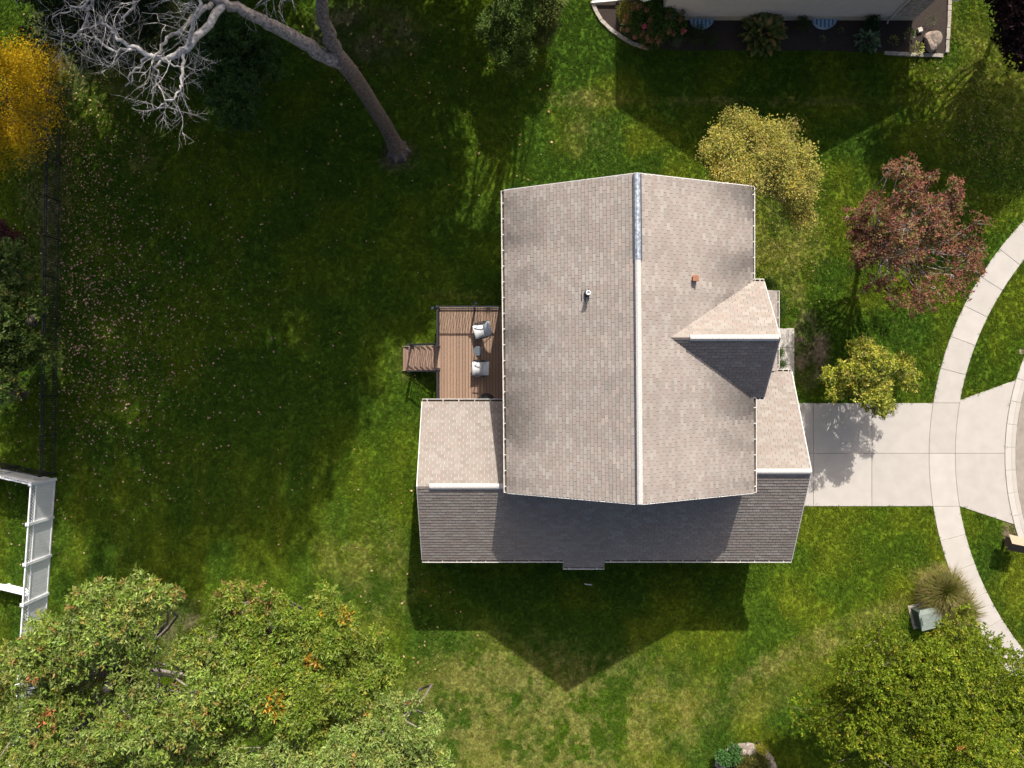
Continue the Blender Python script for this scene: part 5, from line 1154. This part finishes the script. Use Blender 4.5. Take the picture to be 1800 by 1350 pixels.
m.add([T_ @ Vector(v) for v in lid] + [T_ @ Vector((v[0], v[1], v[2] - .06)) for v in lid], [(0, 1, 2, 5), (5, 2, 3, 4)] + [(i + 6, (i + 1) % 6 + 6, (i + 1) % 6, i) for i in range(6)]); m.build('cabinet_lid', M['utility'], t)
m = MB(); m.bar(T_ @ Vector((-.46, -.2, .72)), T_ @ Vector((-.46, .2, .745)), .03, .03); m.build('lid_hinge', M['utility_dark'], t)
m = MB(); m.prism([tuple((T_ @ Vector((x, y, 0)))[:2]) for x, y in ((-.62, -.57), (.62, -.57), (.62, .57), (-.62, .57))], -.05, .05); m.build('concrete_pad', M['foundation'], t)

c = P(1793, 958, 1.1); t = thing('mailbox', 'wooden mailbox with tan pitched roof near the kerb', 'mailbox', (c.x, c.y, 0))
Tm = Matrix.Translation((c.x, c.y, 0)) @ Matrix.Rotation(math.radians(-12), 4, 'Z')
def mbx(m, pts, fs): m.add([Tm @ Vector(p) for p in pts], fs)
def tbox(m, a, b): mbx(m, [(x, y, z) for z in (a[2], b[2]) for x, y in ((a[0], a[1]), (b[0], a[1]), (b[0], b[1]), (a[0], b[1]))], [(0, 3, 2, 1), (4, 5, 6, 7), (0, 1, 5, 4), (1, 2, 6, 5), (2, 3, 7, 6), (3, 0, 4, 7)])
m = MB(); tbox(m, (-.06, -.06, -.1), (.06, .06, .62)); m.build('post', M['shake'], t)
m = MB(); tbox(m, (-.38, -.23, .62), (.38, .23, .95)); m.build('box', M['shake'], t)
m = MB(); mbx(m, [(-.37, -.228, .951), (-.37, .228, .951), (-.37, 0, 1.2), (.37, -.228, .951), (.37, .228, .951), (.37, 0, 1.2)], [(0, 2, 1), (3, 4, 5)]); m.build('gable_end', M['shake'], t)
m = MB(); mbx(m, [(-.46, .36, .90), (.46, .36, .90), (.46, 0, 1.235), (-.46, 0, 1.235), (-.46, .36, .865), (.46, .36, .865), (.46, 0, 1.2), (-.46, 0, 1.2)], [(0, 1, 2, 3), (7, 6, 5, 4), (0, 4, 5, 1), (2, 6, 7, 3), (1, 5, 6, 2), (0, 3, 7, 4)]); m.build('roof', M['cedar'], t)
m = MB(); mbx(m, [(-.46, -.36, .90), (.46, -.36, .90), (.46, -.001, 1.235), (-.46, -.001, 1.235), (-.46, -.36, .865), (.46, -.36, .865), (.46, -.001, 1.2), (-.46, -.001, 1.2)], [(3, 2, 1, 0), (4, 5, 6, 7), (1, 5, 4, 0), (3, 7, 6, 2), (2, 6, 5, 1), (4, 7, 3, 0)]); m.build('roof', M['shake'], t)  # slope away from the sun: its shade is painted by the darker wood

c = P(1035, 1027); m = MB(); m.tube([(-.17, .01, .03), (.02, 0, .035), (.15, -.01, .03)], .03, 8); m.tube([(-.17, .01, .03), (-.19, .05, .06)], .03, 8); o = m.build('drain_outlet', M['plastic']); o.location = (c.x, c.y, 0); tag(o, 'short white plastic drain pipe lying in the shaded grass south of the house', 'pipe')
c = P(1795, 618); m = MB(); m.lathe((0, 0, -.02), [(.14, 0), (.14, .035), (.12, .045), (.01, .05)], 18); o = m.build('valve_cover', M['stone'] if 0 else M['cedar']); o.location = (c.x, c.y, 0); tag(o, 'small round tan utility valve cover in the grass strip', 'valve cover')
a_, b_ = P(1684, 440, 1.6), P(1706, 450, 1.9); m = MB(); m.tube([(a_.x - .1, a_.y + .1, 0), a_, b_], .022, 8); o = m.build('plant_stake', M['plastic']); tag(o, 'bent white stake showing through the red tree', 'stake')

# ------------------------------------------------------------------ fallen leaves
def litter():
    r = np.random.default_rng(77); xs = []; ys = []; cs = []; ss = []
    def scatter(n, px, py, sx, sy, pal, size=(.05, .10), clip=None):
        x = r.normal(px, sx, n); y = r.normal(py, sy, n)
        if clip is not None: k = clip(x, y); x, y = x[k], y[k]
        w = np.array([P(a, b)[:2] for a, b in zip(x, y)]); xs.append(w[:, 0]); ys.append(w[:, 1])
        cs.append(np.array(pal)[r.integers(0, len(pal), len(x))] * r.uniform(.7, 1.3, (len(x), 1))); ss.append(size[0] * .6 + (size[1] * 1.25 - size[0] * .6) * r.random(len(x)) ** 1.8)
    PINK = [(.50, .28, .25), (.42, .22, .19), (.55, .36, .29), (.40, .30, .18)]; TAN = [(.42, .30, .15), (.34, .22, .10), (.48, .37, .2), (.30, .17, .08)]
    right = lambda x, y: x > 108
    scatter(1500, 150, 590, 75, 110, PINK, (.045, .085), right); scatter(900, 250, 580, 110, 150, PINK, (.045, .085), right); scatter(380, 330, 520, 180, 170, PINK, (.04, .08), right)
    scatter(1500, 140, 300, 45, 130, TAN, (.04, .07), right); scatter(700, 230, 260, 110, 110, TAN, (.04, .07), right); scatter(260, 430, 330, 220, 160, TAN, (.05, .08))
    scatter(160, 740, 120, 130, 90, TAN, (.06, .11)); scatter(1100, 1735, 215, 60, 75, TAN, (.05, .09)); scatter(120, 1620, 140, 25, 60, TAN, (.06, .10))
    scatter(420, 1400, 440, 60, 70, TAN, (.05, .08)); scatter(180, 1560, 500, 110, 90, TAN, (.05, .08)); scatter(260, 330, 860, 200, 110, TAN, (.04, .07), right)
    scatter(90, 760, 1080, 60, 100, TAN, (.06, .11)); scatter(90, 1050, 1150, 260, 130, TAN, (.04, .08)); scatter(80, 1540, 950, 120, 50, TAN, (.05, .08)); scatter(700, 60, 560, 50, 220, PINK, (.04, .08))
    x = np.concatenate(xs); y = np.concatenate(ys); c = np.concatenate(cs); s = np.concatenate(ss); ok = np.ones(len(x), bool)
    for p in keepout: ok &= ~inside(p, x, y)
    x, y, c, s = x[ok], y[ok], c[ok], s[ok]; n = len(x)
    a = r.uniform(0, 6.283, n); ax = np.stack([np.cos(a), np.sin(a), r.normal(0, .15, n)], 1); nr = unit(np.array([0, 0, 1.0]) + r.normal(0, .25, (n, 3)))
    s = s * np.where(x > 2, .85, 1.3); c = c * np.where(x > 2, .75, 1.0)[:, None]; V, Fq = leaf_mesh(np.stack([x, y, r.uniform(.05, .075, n)], 1), ax, nr, s, s * .75, .08)
    o = obj_np('fallen_leaves', V, Fq, M['dull'], None, np.clip(c * 1.05, 0, .8)); tag(o, 'pink and tan fallen leaves scattered over the shaded lawn', 'fallen leaves', None, 'stuff')
litter()
